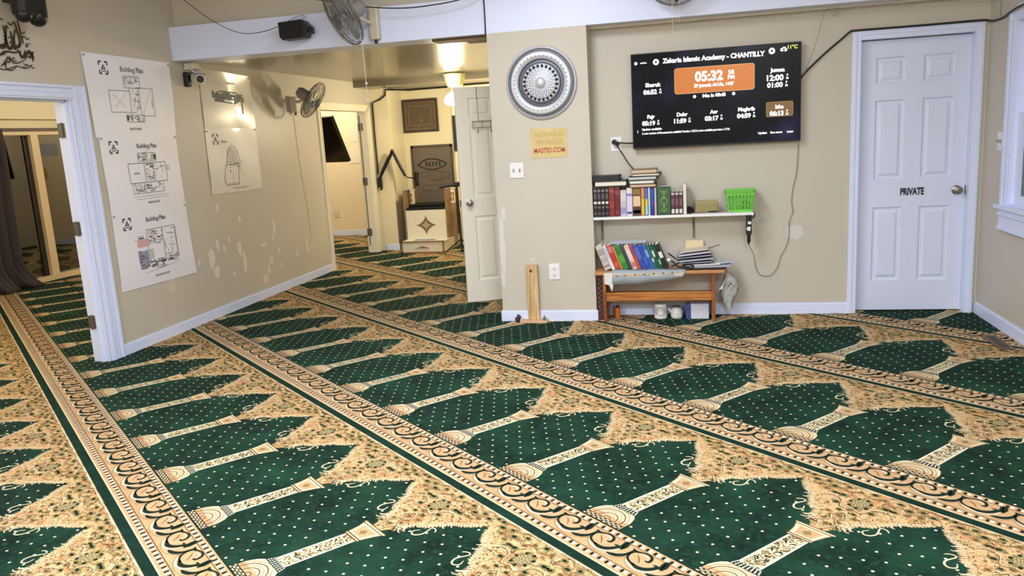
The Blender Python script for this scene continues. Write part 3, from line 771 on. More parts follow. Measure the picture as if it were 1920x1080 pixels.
# ------------------------------------------------------------------ calligraphy
g=G(); K=1
strokes=[([(4.50,2.40),(4.53,2.30),(4.552,2.262),(4.585,2.268),(4.602,2.31),(4.603,2.356),(4.598,2.40)],[.006,.012,.018,.020,.014,.010,.006]),
 ([(4.625,2.405),(4.612,2.36),(4.605,2.31),(4.615,2.262),(4.645,2.27),(4.654,2.31),(4.653,2.371)],[.006,.012,.014,.022,.020,.014,.008]),
 ([(4.692,2.385),(4.672,2.33),(4.668,2.285),(4.690,2.275),(4.716,2.297),(4.715,2.34),(4.705,2.39),(4.70,2.43)],[.008,.012,.018,.022,.018,.014,.010,.006]),
 ([(4.724,2.449),(4.730,2.40),(4.735,2.356),(4.743,2.30)],[.006,.010,.010,.005]),
 ([(4.700,2.244),(4.712,2.212),(4.735,2.222),(4.751,2.258)],[.012,.018,.016,.008]),
 ([(4.742,2.205),(4.760,2.235),(4.782,2.256),(4.798,2.236),(4.784,2.214),(4.768,2.222)],[.010,.012,.016,.016,.012,.010]),
 ([(4.798,2.25),(4.808,2.22),(4.80,2.19)],[.010,.014,.006]),
 ([(4.52,2.20),(4.56,2.225),(4.60,2.238),(4.66,2.236),(4.71,2.25)],[.010,.012,.012,.010,.006]),
 ([(4.53,2.14),(4.57,2.175),(4.60,2.20),(4.64,2.168),(4.70,2.18),(4.74,2.20)],[.004,.007,.007,.008,.006,.004]),
 ([(4.50,2.13),(4.55,2.12),(4.60,2.132),(4.66,2.150),(4.72,2.14),(4.77,2.15)],[.004,.006,.006,.005,.006,.003]),
 ([(4.57,2.173),(4.568,2.13),(4.61,2.12),(4.66,2.15)],[.003,.006,.006,.003]),
 ([(4.74,2.33),(4.76,2.35),(4.785,2.33),(4.80,2.345)],[.003,.005,.005,.003]),([(4.76,2.30),(4.785,2.305),(4.803,2.30)],[.003,.005,.003]),
 ([(4.50,2.44),(4.55,2.42),(4.575,2.442),(4.61,2.436)],[.003,.006,.006,.003]),([(4.64,2.43),(4.66,2.41),(4.70,2.44)],[.003,.006,.003]),
 ([(4.74,2.17),(4.765,2.155),(4.79,2.17)],[.003,.006,.003])]
rc=random.Random(4)
for k in range(26):
    y=4.50+.31*rc.random(); z=2.125+.33*rc.random()
    if z>2.36+ (4.82-y)*.5: continue
    strokes.append(([(y,z),(y+.012,z+.012*rc.choice((-1,1))),(y+.026,z+.006*rc.choice((-1,1)))],[.002,.005,.002]))
for st_,wd in strokes:
    for q in ribbon(st_,wd,4): g.prism([(XL+.004,p.x,p.y) for p in q],(.004,0,0))
for y,z,s in ((4.770,2.288,.011),(4.668,2.262,.010),(4.812,2.248,.009),(4.596,2.335,.007),(4.635,2.30,.006)):
    g.prism([(XL+.004,y+s,z),(XL+.004,y,z+s),(XL+.004,y-s,z),(XL+.004,y,z-s)],(.004,0,0))
tag(build('wall_calligraphy',g,mat('bronze_lettering',(72,58,42),.35,.4)),'dark bronze flowing calligraphy lettering fixed high on the left wall','wall decor')

# ------------------------------------------------------------------ speakers
sp=thing('wall_mounted_speaker',(-4.2,4.66,2.39),'black wall speaker above the calligraphy at the left edge','speaker')
g=G(); g.box(-4.22,-4.12,4.545,4.775,2.44,2.75); build('cabinet',g,BLACK,sp,bevel=.03)
g=G(); g.sphere((-4.165,4.60,2.455),.058,0,16,(.85,1,.9)); g.sphere((-4.165,4.715,2.455),.066,0,16,(.85,1,1)); g.box(-4.21,-4.125,4.56,4.76,2.43,2.49); build('lower_bracket',g,mat('black_rubber',(12,12,18),.35),sp,bevel=.03)
g=G(); g.box(-4.339,-4.22,4.63,4.69,2.55,2.62); build('wall_mount',g,BLACK,sp)
sp=thing('wall_mounted_speaker',(-3.13,6.27,2.38),'small black speaker on the white beam left of the cage fan','speaker')
g=G(); pts=[(-3.235,2.512),(-3.03,2.522),(-2.985,2.475),(-2.975,2.44),(-3.02,2.382),(-3.215,2.375)]
g.prism([(x,6.185,z) for x,z in pts],(0,.13,0)); build('cabinet',g,BLACK,sp,bevel=.01)
g=G(); g.box(-3.222,-3.03,6.179,6.186,2.39,2.505); build('grille',g,mat('black_mesh',(10,10,14),.7),sp)
g=G(); g.box(-2.985,-2.955,6.22,6.27,2.41,2.46); build('side_knob',g,BLACK,sp)
g=G(); g.box(-3.14,-3.08,6.312,6.36,2.42,2.47); build('bracket',g,BLACK,sp)

# security camera
sc=thing('security_camera',(-4.27,6.56,2.12),'white and chrome security camera under the left end of the beam','camera')
g=G(); g.box(-4.335,-4.24,6.50,6.60,2.24,2.300); build('junction_box',g,PLC,sc,bevel=.006)
g=G(); g.tube([(-4.30,6.52,2.26),(-4.26,6.55,2.21),(-4.25,6.58,2.18)],.014); g.box(-4.30,-4.2,6.53,6.63,2.205,2.235); build('swivel_arm',g,mat('chrome',(210,212,220),.15,1),sc)
g=G(); g.cyl((-4.26,6.64,2.18),(-4.20,6.52,2.155),.042,0,24); build('camera_body',g,mat('white_camera_shell',(208,210,220),.3),sc)
g=G(); g.cyl((-4.203,6.526,2.1565),(-4.196,6.512,2.1535),.032,0,24); build('lens',g,BLACKG,sc)
g=G(); g.box(-4.335,-4.29,6.47,6.53,2.095,2.22); build('cable_gland',g,BLACK,sc,bevel=.01)
g=G(); g.tube([(-4.24,6.6,2.27),(-4.26,6.66,2.22),(-4.28,6.70,2.17),(-4.25,6.67,2.13)],.008,spline=5); g.tube([(-4.3,6.60,2.28),(-4.30,6.68,2.25),(-4.31,6.73,2.20)],.006,spline=5); build('lead',g,PLW,sc)

# ------------------------------------------------------------------ fans
FG=mat('fan_wire',(150,146,140),.35,.7); FB=mat('fan_blade',(150,156,168),.25,spec=.6); FM=mat('fan_motor',(150,148,146),.4); FBR=mat('fan_bracket',(206,198,176),.4)
def fan(loc,c,nrm,Rr,wallpt,label,grey=FG,up0=(0,0,1),bracket=None,spokes=36):
    t=thing('wall_fan',loc,label,'fan','wall-mounted cage fans')
    c=Vector(c); n=Vector(nrm).normalized(); a=(Vector(up0)-n*Vector(up0).dot(n)).normalized(); b=n.cross(a)
    P=lambda r,th,h: c+n*h+(a*math.cos(th)+b*math.sin(th))*r
    def cage(front):
        g=G(); s=1 if front else -1
        for r,h in ((Rr,.0),(Rr*.97,.02*s)): g.tube([P(r,2*PI*k/40,h) for k in range(41)],.0045 if r==Rr else .003,0,6,cap=False)
        for r in (.28,.55,.8):
            hh=(.055*(1-r**2)+.012)*s; g.tube([P(Rr*r,2*PI*k/32,hh) for k in range(33)],.002,0,5,cap=False)
        for k in range(spokes):
            th=2*PI*k/spokes
            g.tube([P(Rr*r,th+ (.5*(1-r) if front else 0),(.055*(1-r**2)+.012)*s) for r in (.16,.4,.65,.85,.97,1.0)],.0014,0,4,cap=False)
        return g
    build('front_cage',cage(True),grey,t); build('rear_cage',cage(False),grey,t)
    g=G(); g.lathe([(0,.070),(Rr*.15,.068),(Rr*.17,.058),(Rr*.17,.05)],c,n,0,24); build('centre_badge',g,SILVERD,t)
    for k in range(3):
        th0=2*PI*k/3+.4; g=G(); vs=[]
        for i in range(7):
            rr_=Rr*(.12+.74*i/6)
            for e in range(5):
                ww=(.55+.35*math.sin(PI*i/6)); th=th0+(e/4-.5)*ww*1.7; vs.append(P(rr_,th,.018*(e/4-.5)*2*(1-.3*i/6)))
        g.add(vs,[(i*5+e,i*5+e+1,(i+1)*5+e+1,(i+1)*5+e) for i in range(6) for e in range(4)],0,True)
        o=build('blade',g,FB,t); o.modifiers.new('solid','SOLIDIFY').thickness=.002
    g=G(); g.lathe([(0,-.20),(.045,-.195),(.062,-.16),(.062,-.07),(.05,-.05),(0,-.05)],c,n,0,24); build('motor_housing',g,FM,t)
    w=Vector(wallpt[0]); m0=c-n*.13
    g=G(); g.tube([m0,m0+Vector((0,0,-.05)),(m0+w)/2+Vector((0,0,-.04)),w],[.018,.016,.016,.018],0,10,spline=4)
    build('neck_arm',g,FBR,t)
    x0,x1,y0,y1,z0,z1=wallpt[1]; g=G(); g.box(x0,x1,y0,y1,z0,z1); build('wall_bracket',g,FBR,t,bevel=.012)
    g=G(); kx=((x0+x1)/2,(y0+y1)/2,z0); g.cyl(kx,(kx[0],kx[1],z0-.03),.012); build('speed_knob',g,BLACK,t)
    return t
fan((-4.1,8.4,1.85),(-4.035,8.35,2.014),(.827,.077,-.557),.21,((-4.31,8.43,2.02),(-4.338,-4.26,8.38,8.48,1.90,2.07)),'small fan on the left wall beside the far doorway',mat('fan_wire_dark',(122,116,108),.4,.6),spokes=24)
fan((-2.60,6.2,2.28),(-2.627,6.10,2.495),(-.620,-.633,-.463),.232,((-2.46,6.33,2.46),(-2.50,-2.42,6.30,6.358,2.33,2.60)),'large cage fan on the white beam left of the pillar',up0=(.358,.296,-.885))
fan((-.09,6.2,2.35),(-.095,6.13,2.585),(.05,-.93,-.30),.225,((-.09,6.32,2.56),(-.13,-.05,6.28,6.34,2.44,2.62)),'cage fan over the television, cut by the top edge')

# pull cords
def cord(name,pts,r,m,label,cat_='cord',spline=0,parts=None,n=6):
    g=G(); g.tube(pts,r,0,n,spline=spline)
    return tag(build(name,g,m),label,cat_)
PC=mat('pull_string_white',(226,222,206),.5)
t=thing('pull_cord',(-2.487,6.1,1.84),'white pull cord with beads hanging from the large cage fan','cord')
g=G(); g.tube([(-2.487,6.1,2.34),(-2.485,6.1,2.1),(-2.482,6.1,1.845)],.0022,0,6); build('string',g,PC,t)
for z in (1.98,1.845): g=G(); g.sphere((-2.482,6.1,z),.0105); build('bead',g,PC,t)
for k,(x,z) in enumerate(((-.121,2.18),(-.070,2.24))):
    cord('pull_cord',[(x,6.15,2.44),(x,6.15,z)],.0013,PC,['thin pull cord under the television fan, the longer left one','thin pull cord under the television fan, the shorter right one'][k],'cord')

# cables
cord('speaker_wire',[(-4.15,6.2,2.85),(-4.051,6.2,2.759),(-3.807,6.2,2.571),(-3.580,6.2,2.462),(-3.388,6.2,2.452),(-3.225,6.2,2.485)],.0028,CABLE,'thin dark wire sagging from the upper left wall to the small speaker','cable',8)
cord('speaker_wire',[(-3.17,6.25,2.525),(-3.12,6.30,2.56),(-3.06,6.33,2.57),(-3.06,6.30,2.53)],.0025,CABLEG,'short pinkish wire looping above the small speaker','cable',6)
cord('hanging_cable',[(-3.05,6.2,2.70),(-2.851,6.2,2.652),(-2.453,6.2,2.565),(-2.147,6.2,2.530),(-1.887,6.2,2.535),(-1.716,6.2,2.551),(-1.60,6.22,2.58),(-1.55,6.3,2.62)],.0045,CABLE,'black cable sagging across the large cage fan along the beam','cable',8)
cord('conduit_cable',[(-1.556,6.34,2.64),(-1.553,6.34,2.45),(-1.556,6.34,2.30)],.006,CABLE,'black cable running down the beam joint above the pillar','cable')
cord('power_cable',[(.70,6.512,1.72),(.80,6.52,1.81),(.86,6.525,1.875),(.98,6.53,1.985),(1.08,6.532,2.065),(1.145,6.53,2.118),(1.20,6.525,2.125),(1.6,6.52,2.124),(2.0,6.52,2.127),(2.05,6.50,2.12),(2.066,6.44,2.108),(2.068,6.27,2.108),(2.05,6.07,2.125),(2.04,5.9,2.135),(2.04,5.6,2.15)],.007,CABLE,'thick black cable from the television over the private door to the window','cable',5,n=8)
cord('hanging_wire',[(.965,6.50,2.29),(.913,6.50,2.078),(.851,6.505,1.897),(.815,6.508,1.81),(.79,6.51,1.74)],.0018,CABLEG,'thin straight wire from the beam down to the television corner','wire',4)
cord('hanging_wire',[(.977,6.44,2.30),(1.0,6.44,2.25),(1.03,6.44,2.228),(1.055,6.44,2.24),(1.05,6.44,2.29),(1.035,6.44,2.24),(1.02,6.44,2.29)],.0022,PLG,'small loose coil of wire under the beam near the private door','wire',6)
cord('corner_wire',[(2.06,6.30,2.6),(2.06,6.294,2.3),(2.06,6.29,2.11)],.003,CABLEG,'grey wire dropping down the right wall in the corner','wire')
loop=[(.795,6.53,1.34),(.782,6.53,1.109),(.759,6.532,1.003),(.748,6.532,.894),(.757,6.532,.81),(.733,6.532,.735),(.730,6.532,.624),(.710,6.532,.539),(.670,6.532,.463),(.646,6.532,.376),(.597,6.532,.316),(.548,6.532,.309),(.507,6.532,.327),(.482,6.53,.389),(.466,6.50,.485),(.433,6.44,.555),(.42,6.41,.59)]
cord('extension_cord',loop,.0026,mat('beige_cord',(136,122,102),.5),'thin beige cord looping from the television down to the shelf plugs','cord',5)
cord('room_cable',[(-4.30,10.70,1.08),(-4.299,10.705,1.25),(-4.30,10.705,1.7),(-4.294,10.705,2.06),(-4.18,10.705,2.10),(-4.10,10.705,2.15),(-4.085,10.70,2.225),(-4.0,10.95,2.228),(-3.95,11.27,2.232),(-3.6,11.28,2.236),(-3.27,11.28,2.238),(-3.26,11.06,2.236),(-2.6,11.06,2.238),(-2.3,11.06,2.235)],.011,CABLE,'black cable running up the corner and along the far room ceiling','cable')
cord('fan_cord',[(-4.333,8.44,1.90),(-4.334,8.45,1.75),(-4.334,8.47,1.4),(-4.334,8.52,1.0),(-4.334,8.56,.7),(-4.334,8.56,.50),(-4.334,8.48,.42)],.0025,mat('cream_cord',(190,180,152),.5),'cream cord running down the wall from the small fan to the outlet','cord',5)

# ------------------------------------------------------------------ wall plates
def plate(name,face,c,w,h,label,cat_,kind='outlet',m=PLW):
    """face: 'y-' back wall facing camera, 'x+' left wall, 'x-' right wall"""
    def F(p):
        if face=='y-': return Vector((c[0]+p.x,c[1]-p.y,c[2]+p.z))
        if face=='x+': return Vector((c[0]+p.y,c[1]+p.x,c[2]+p.z))
        return Vector((c[0]-p.y,c[1]-p.x,c[2]+p.z))
    loc=(c[0],c[1],c[2]-h/2)
    t=thing(name,loc,label,cat_)
    g=G(); g.box(-w/2,w/2,0,.007,-h/2,h/2); g.xf(F); build('cover_plate',g,m,t,bevel=.003)
    if kind=='outlet':
        for z in (-.026,.026):
            g=G(); g.box(-.017,.017,.007,.010,z-.014,z+.014); g.xf(F); o=build('socket',g,PLW,t)
            g=G(); g.box(-.009,-.006,.010,.0105,z-.004,z+.009); g.box(.006,.009,.010,.0105,z-.004,z+.009); g.box(-.003,.003,.010,.0105,z-.011,z-.006); g.xf(F); build('slot',g,INKD,o)
    elif kind=='switch2':
        for x in (-.025,.025):
            g=G(); g.box(x-.006,x+.006,.007,.010,-.014,.014); g.box(x-.004,x+.004,.010,.020,-.002,.010); g.xf(F); build('toggle',g,PLG,t)
    return t
plate('light_switch','y-',(-1.367,6.343,1.237),.113,.120,'white double light switch plate on the pillar','switch','switch2')
plate('wall_outlet','y-',(-1.100,6.343,.410),.090,.130,'white wall outlet low on the pillar','outlet')
tvo=plate('wall_outlet','y-',(-.586,6.543,1.398),.088,.112,'white wall outlet at the lower left of the television','outlet')
plate('light_switch','x-',(2.078,6.21,1.285),.09,.13,'white light switch on the right wall beside the window','switch','switch2')
plate('wall_outlet','x+',(XL,8.44,.385),.09,.16,'cream outlet low on the left wall below the small fan','outlet','outlet',PLC)
plate('wall_outlet','y-',(-5.88,12.65,.37),.09,.13,'small white outlet on the far side hall wall','outlet','outlet',PLC)
t=thing('power_plug',(-.60,6.52,1.36),'black plug with two leads in the outlet beside the television','plug')
g=G(); g.cyl((-.60,6.533,1.42),(-.60,6.495,1.415),.018,0,14); g.cyl((-.575,6.533,1.405),(-.575,6.50,1.40),.016,0,14); build('plug_head',g,BLACK,t)
g=G(); g.tube([(-.60,6.50,1.418),(-.55,6.50,1.408),(-.50,6.505,1.402),(-.44,6.51,1.40)],.006,spline=4); build('lead',g,CABLE,t)
g=G(); g.tube([(-.58,6.50,1.39),(-.54,6.50,1.33),(-.49,6.46,1.25),(-.448,6.40,1.205)],.0045,spline=4); build('lead',g,CABLE,t)

# ------------------------------------------------------------------ television
tv=thing('television',(.173,6.5,1.345),'large black television showing prayer times on the back wall','television')
X0,X1,Z0,Z1=-.449,.803,1.352,2.075
g=G(); g.box(X0,X1,6.472,6.505,Z0,Z1); g.box(X0+.2,X1-.2,6.505,6.525,Z0+.1,Z1-.15); g.box(.05,.35,6.525,6.543,1.6,1.85); build('housing',g,BLACK,tv,bevel=.004)
scrm=bpy.data.materials.new('tv_screen'); scrm.use_nodes=True; nt=scrm.node_tree; b=nt.nodes['Principled BSDF']
b.inputs['Base Color'].default_value=(.003,.003,.004,1); b.inputs['Roughness'].default_value=.2; b.inputs['Specular IOR Level'].default_value=.12
tc=nt.nodes.new('ShaderNodeTexCoord'); n=nt.nodes.new('ShaderNodeTexNoise'); n.inputs['Scale'].default_value=3; n.inputs['Detail'].default_value=5
rp=nt.nodes.new('ShaderNodeValToRGB'); rp.color_ramp.elements[0].position=.52; rp.color_ramp.elements[0].color=srgb(4,5,12); rp.color_ramp.elements[1].position=.78; rp.color_ramp.elements[1].color=srgb(42,42,74)
nt.links.new(tc.outputs['Object'],n.inputs['Vector']); nt.links.new(n.outputs['Fac'],rp.inputs['Fac']); nt.links.new(rp.outputs['Color'],b.inputs['Emission Color']); b.inputs['Emission Strength'].default_value=.6
g=G(); g.box(X0+.006,X1-.006,6.4705,6.472,Z0+.012,Z1-.006); scn=build('screen',g,scrm,tv)
YS=6.4695
def rrect(x0,x1,z0,z1,r,y,m,g):
    pts=[]
    for cx,cz,a0 in ((x1-r,z1-r,0),(x0+r,z1-r,90),(x0+r,z0+r,180),(x1-r,z0+r,270)):
        for k in range(6): a=math.radians(a0+18*k); pts.append((cx+r*math.cos(a),y,cz+r*math.sin(a)))
    g.poly(pts[::-1],m)
g=G(); rrect(-.121,.470,1.752,1.946,.02,YS-.0002,1,g); rrect(-.116,.465,1.757,1.941,.017,YS-.0006,0,g)
build('clock_panel',g,[emis('screen_orange',(196,108,14),.85),emis('screen_orange_edge',(196,150,96),.9)],scn)
g=G(); rrect(.553,.747,1.541,1.651,.012,YS-.0002,1,g); rrect(.556,.744,1.544,1.648,.010,YS-.0006,0,g)
build('next_prayer_panel',g,[emis('screen_ochre',(112,78,18),.8),emis('screen_ochre_edge',(150,120,60),.9)],scn)
TM=[emis('screen_white',(250,250,250),1.1),emis('screen_yellow',(226,232,90),1.0),emis('screen_dark',(10,10,20),.5)]
g=G()
def tt(s,x,z,size,b=.0018,al='CENTER',m=0,xs=1): text_g(g,s,size,lambda u,v:(x+u,YS-.0012,z+v),m,align=al,bold=b,xs=xs)
def disc(x,z,r,m,y=YS-.001): g.poly([(x+r*math.cos(-2*PI*k/20),y,z+r*math.sin(-2*PI*k/20)) for k in range(20)],m)
def put(name,fn):
    global g
    g=G(); fn(); build(name,g,TM,scn)
put('title_text',lambda:tt('Zakaria Islamic Academy - CHANTILLY',.168,2.006,.0485,.0022,xs=.945))
put('clock_text',lambda:tt('05:32',.137,1.870,.100,.0042,xs=.93)); put('seconds_text',lambda:tt('58',.300,1.889,.044,.0014)); put('meridiem_text',lambda:tt('PM',.300,1.852,.040,.0014))
put('date_text',lambda:tt('29 Jumada Al-Ula, 1447',.172,1.806,.033,.0018,xs=.93)); put('countdown_text',lambda:tt('Isha in 00:43',.173,1.728,.034,.0020))
def pr(nm,x,z,tm,dx,dz,ap,sz=.038,ts=.045,ax=.056):
    put('prayer_name',lambda:tt(nm,x,z,sz,.0019)); put('prayer_time',lambda:(tt(tm,x+dx,z+dz,ts,.0024),tt(ap+'\nM',x+ax,z+dz+.005,.022,.0009)))
pr('Shuruk',-.285,1.834,'06:52',-.021,-.053,'A',.040,.046,.057)
pr('Jumua',.635,1.881,'12:00',-.023,-.057,'P',.040,.058,.069); put('prayer_time',lambda:(tt('01:00',.616,1.772,.050,.002),tt('P\nM',.698,1.777,.023,.0008)))
for nm,x,tm,ap,dz in (('Fajr',-.305,'05:19','A',0),('Duhr',-.068,'11:59','A',.004),('Asr',.171,'03:17','P',.010),('Maghrib',.410,'04:59','P',.015),('Isha',.648,'06:13','P',.018)):
    pr(nm,x,1.594+dz,tm,-.018,-.049,ap)
put('update_heading',lambda:tt('Update available',-.376,1.500,.023,.0010,'LEFT'))
put('update_text',lambda:tt('A new version of Screencast is available! Version 1.29.2 is now available-you have 1.17.0.',-.376,1.469,.0215,.0009,'LEFT',xs=.86))
put('info_mark',lambda:tt('i',-.409,1.486,.03,.001))
for a_,x in (('Update',.527),('See more',.627),('Later',.727)): put('button_text',lambda:tt(a_,x,1.425,.022,.0009))
put('status_text',lambda:tt('online',-.352,2.004,.020,.0004)); put('temperature_text',lambda:tt('11°C',.737,2.039,.036,.0012,m=1))
for x,z in ((-.257,2.004),(.593,2.021)): put('round_badge',lambda:(disc(x,z,.023,0),disc(x,z,.009,2,YS-.0014)))
for x,z in ((-.410,2.003),(.028,1.727),(.317,1.731)): put('small_icon',lambda:disc(x,z,.012,0))
put('cloud_icon',lambda:(disc(.664,2.024,.012,0),disc(.680,2.030,.015,0),disc(.690,2.022,.011,0),disc(.678,2.026,.008,2,YS-.0014)))
g=G(); g.box(.165,.185,6.468,6.4725,Z0-.002,Z0+.010); build('sensor_bump',g,BLACKG,tv)

# ------------------------------------------------------------------ medallion
md=thing('wall_medallion',(-1.132,6.33,1.62),'round silver pierced medallion on the pillar','medallion')
mc=(-1.132,6.343,1.902)
g=G(); g.lathe([(.278,0),(.280,.010),(.272,.020),(.262,.024),(.252,.020),(.247,.030),(.238,.034)],mc,(0,-1,0),0,72,mf=lambda i:[1,0,0,1,0,1][i])
build('outer_ring',g,[SILVER,SILVERD],md)
g=G(); g.lathe([(.238,.034),(.228,.040),(.205,.042),(.190,.036),(.180,.026)],mc,(0,-1,0),0,72)
for k in range(40):
    a=2*PI*k/40; c=Vector(mc)+Vector((math.cos(a)*.208,-.042,math.sin(a)*.208)); g.sphere(c,.0085,0,8,(1,.6,1))
build('middle_ring',g,SILVER,md)
g=G(); g.lathe([(.180,.026),(.172,.012),(.158,.014),(.150,.026)],mc,(0,-1,0),0,72)
for k in range(60):
    a=2*PI*k/60; c=Vector(mc)+Vector((math.cos(a)*.258,-.022,math.sin(a)*.258)); g.sphere(c,.0065,0,6,(1,.6,1))
build('groove',g,SILVERD,md)
g=G()
NP=24
for k in range(NP):
    for s in (1,-1):
        pts=[]
        for i in range(9):
            r=.138-.10*i/8; a=2*PI*k/NP+s*(i/8)*.75; pts.append(Vector(mc)+Vector((math.cos(a)*r,-(.032+.018*i/8),math.sin(a)*r)))
        g.tube(pts,.0035,0,5)
build('lattice',g,mat('silver_light',(236,238,244),.4,.2),md)
g=G(); g.lathe([(.150,.026),(.143,.030),(.06,.048),(.040,.050)],mc,(0,-1,0),0,72); build('dish',g,mat('silver_mid',(150,153,162),.45,.3),md)
g=G()
for k in range(NP):
    a=2*PI*(k+.5)/NP; r0=.124; c=lambda rr_,aa:(mc[0]+rr_*math.cos(aa),6.343-.0415,mc[2]+rr_*math.sin(aa))
    g.poly([c(.142,a),c(.128,a+.082),c(.112,a),c(.128,a-.082)])
build('pierced_hole',g,mat('hole_dark',(14,14,16),.9),md)
g=G(); g.lathe([(.042,.050),(.040,.062),(.028,.074),(.012,.080),(0,.081)],mc,(0,-1,0),0,32); build('centre_boss',g,SILVER,md)

# yellow paper sign
g=G(); g.poly([(-1.243,6.3405,1.325),(-.952,6.3405,1.326),(-.949,6.3405,1.548),(-1.243,6.3405,1.558)]); g.box(-1.243,-.952,6.341,6.343,1.326,1.547)
sg=tag(build('paper_sign',g,mat('yellow_paper',(216,196,140),.7,noise=(6,(206,182,116),.2))),'yellowed paper sign with handwritten lettering on the pillar','sign')
hm=[mat('faded_marker',(190,164,98),.7),mat('red_marker',(184,96,62),.7)]
for s,z,b,m,sz in (('PLACE OUR IN',1.505,.0008,0,.043),('THE HILLFOR',1.447,.0008,0,.046),('MASTID.COM',1.382,.0016,1,.052)):
    g=G(); text_g(g,s,sz,lambda u,v:(-1.095+u,6.3395,z+v),0,bold=b,xs=.80); build('handwriting',g,hm[m],sg)

# ------------------------------------------------------------------ shelf
sh=thing('wall_shelf',(-.15,6.44,.81),'long white wall shelf holding books and a green basket','shelf')
g=G(); g.box(-.767,.455,6.345,6.543,.818,.838); build('shelf_board',g,WHITE,sh,bevel=.002)
g=G(); g.box(-.767,.455,6.343,6.345,.818,.838); build('front_edge',g,mat('edge_white',(240,240,236),.4),sh)
for x in (-.72,.008):
    g=G(); g.box(x-.008,x+.008,6.53,6.543,.63,.818); g.box(x-.008,x+.008,6.38,6.543,.808,.818); g.tube([(x,6.40,.810),(x,6.49,.79),(x,6.535,.70)],.005,0,6,spline=4); build('bracket',g,mat('grey_bracket',(120,116,110),.4,.5),sh)

# books ---------------------------------------------------------------
ZS=.8385
def cm(rgb,rough=.45): 
    k='c%d_%d_%d'%rgb
    return MATS.get(k) or mat(k,rgb,rough)
def upright(x0,x1,h,rgb,label,bands=(),y0=6.362,d=.14,group='books standing on the wall shelf',z0=ZS,tilt=0):
    g=G(); g.box(x0,x1,y0,y0+d,z0,z0+h)
    o=build('book',g,cm(rgb),bevel=.0015); tag(o,label,'book',group)
    g=G(); g.box(x0+.003,x1-.003,y0+.004,y0+d+.002,z0+h-.004,z0+h+.0006); build('pages',g,PAPER,o)
    if bands:
        for a,b,rg in bands:
            g=G(); g.box(x0+.003,x1-.003,y0-.0012,y0+.001,z0+h*a,z0+h*b); build('spine_label',g,cm(rg),o)
    return o
bl=[(.10,.14,(112,104,110)),(.30,.36,(108,100,104)),(.44,.52,(220,214,206)),(.60,.78,(84,78,82)),(.84,.92,(120,116,120))]
pos=['against the pillar','second from the pillar','third from the pillar','fourth from the pillar']
for i,(a,b) in enumerate(((-.764,-.735),(-.733,-.705),(-.702,-.674),(-.671,-.643))):
    upright(a,b,.236,(30,24,26),'black spine book with grey bands, '+pos[i],bl)
upright(-.640,-.597,.235,(128,38,40),'red spine book right of the four black ones',[(.3,.5,(150,58,54)),(.8,.9,(160,84,80))])
upright(-.595,-.555,.235,(104,26,34),'dark red spine book beside the brighter red one',[(.72,.86,(146,60,70)),(.1,.2,(130,50,54))])
upright(-.552,-.506,.205,(196,190,196),'short pale grey book with speckled spine',[(.1,.35,(160,150,190)),(.6,.9,(214,206,200))])
upright(-.503,-.459,.220,(214,208,228),'white book with lavender spine stripes',[(.72,.80,(130,120,190)),(.08,.16,(70,80,130)),(.84,.97,(226,220,214))])
upright(-.456,-.394,.221,(92,66,30),'thick brown and gold book with cream spine label',[(.34,.70,(226,196,158)),(.76,.95,(142,112,44)),(.05,.28,(64,48,34)),(.10,.20,(190,180,160))])
upright(-.391,-.364,.219,(196,130,70),'slim orange and yellow spine book',[(.05,.6,(216,186,60)),(.7,.95,(206,140,110))])
upright(-.361,-.338,.216,(92,96,170),'slim book with blue top and yellow-green lower spine',[(.03,.35,(170,214,200)),(.35,.6,(222,204,70))])
upright(-.335,-.322,.218,(190,224,222),'very thin pale teal book')
upright(-.319,-.291,.218,(40,44,128),'dark blue spine book',[(.6,.95,(50,84,150)),(.3,.55,(70,70,160))])
upright(-.288,-.272,.217,(206,168,186),'thin pink and white spine book',[(.5,.95,(150,200,220))])
ob=upright(-.266,-.165,.221,(36,72,42),'large dark green ornate book facing out',[(.06,.94,(58,96,56))],d=.10)
g=G()
for q in ribbon([(-.245,ZS+.03),(-.215,ZS+.07),(-.24,ZS+.11),(-.215,ZS+.15),(-.24,ZS+.19)],[.004]*5,4)+ribbon([(-.188,ZS+.03),(-.215,ZS+.07),(-.19,ZS+.11),(-.215,ZS+.15),(-.19,ZS+.19)],[.004]*5,4): g.poly([(p.x,6.3595,p.y) for p in q])
for z in (.025,.075,.125,.175): g.box(-.222,-.208,6.3592,6.361,ZS+z,ZS+z+.012)
build('cover_ornament',g,cm((142,170,92)),ob)
for i,(a,b) in enumerate(((-.161,-.133),(-.131,-.103),(-.101,-.073))):
    upright(a,b,.178,(82,50,58),'small maroon book with white spine dot, '+['left of its trio','middle of its trio','right of its trio'][i],[(.06,.24,(220,216,212)),(.86,.95,(196,190,188)),(.40,.70,(120,84,90))])
g=G(); g.box(-.068,-.044,6.362,6.50,ZS,ZS+.232)
be=tag(build('binder',g,cm((228,220,206)),bevel=.003),'tall white binder at the end of the standing books','binder')
g=G(); g.box(-.044,-.0415,6.362,6.50,ZS,ZS+.232); build('back_cover',g,cm((120,112,104)),be)
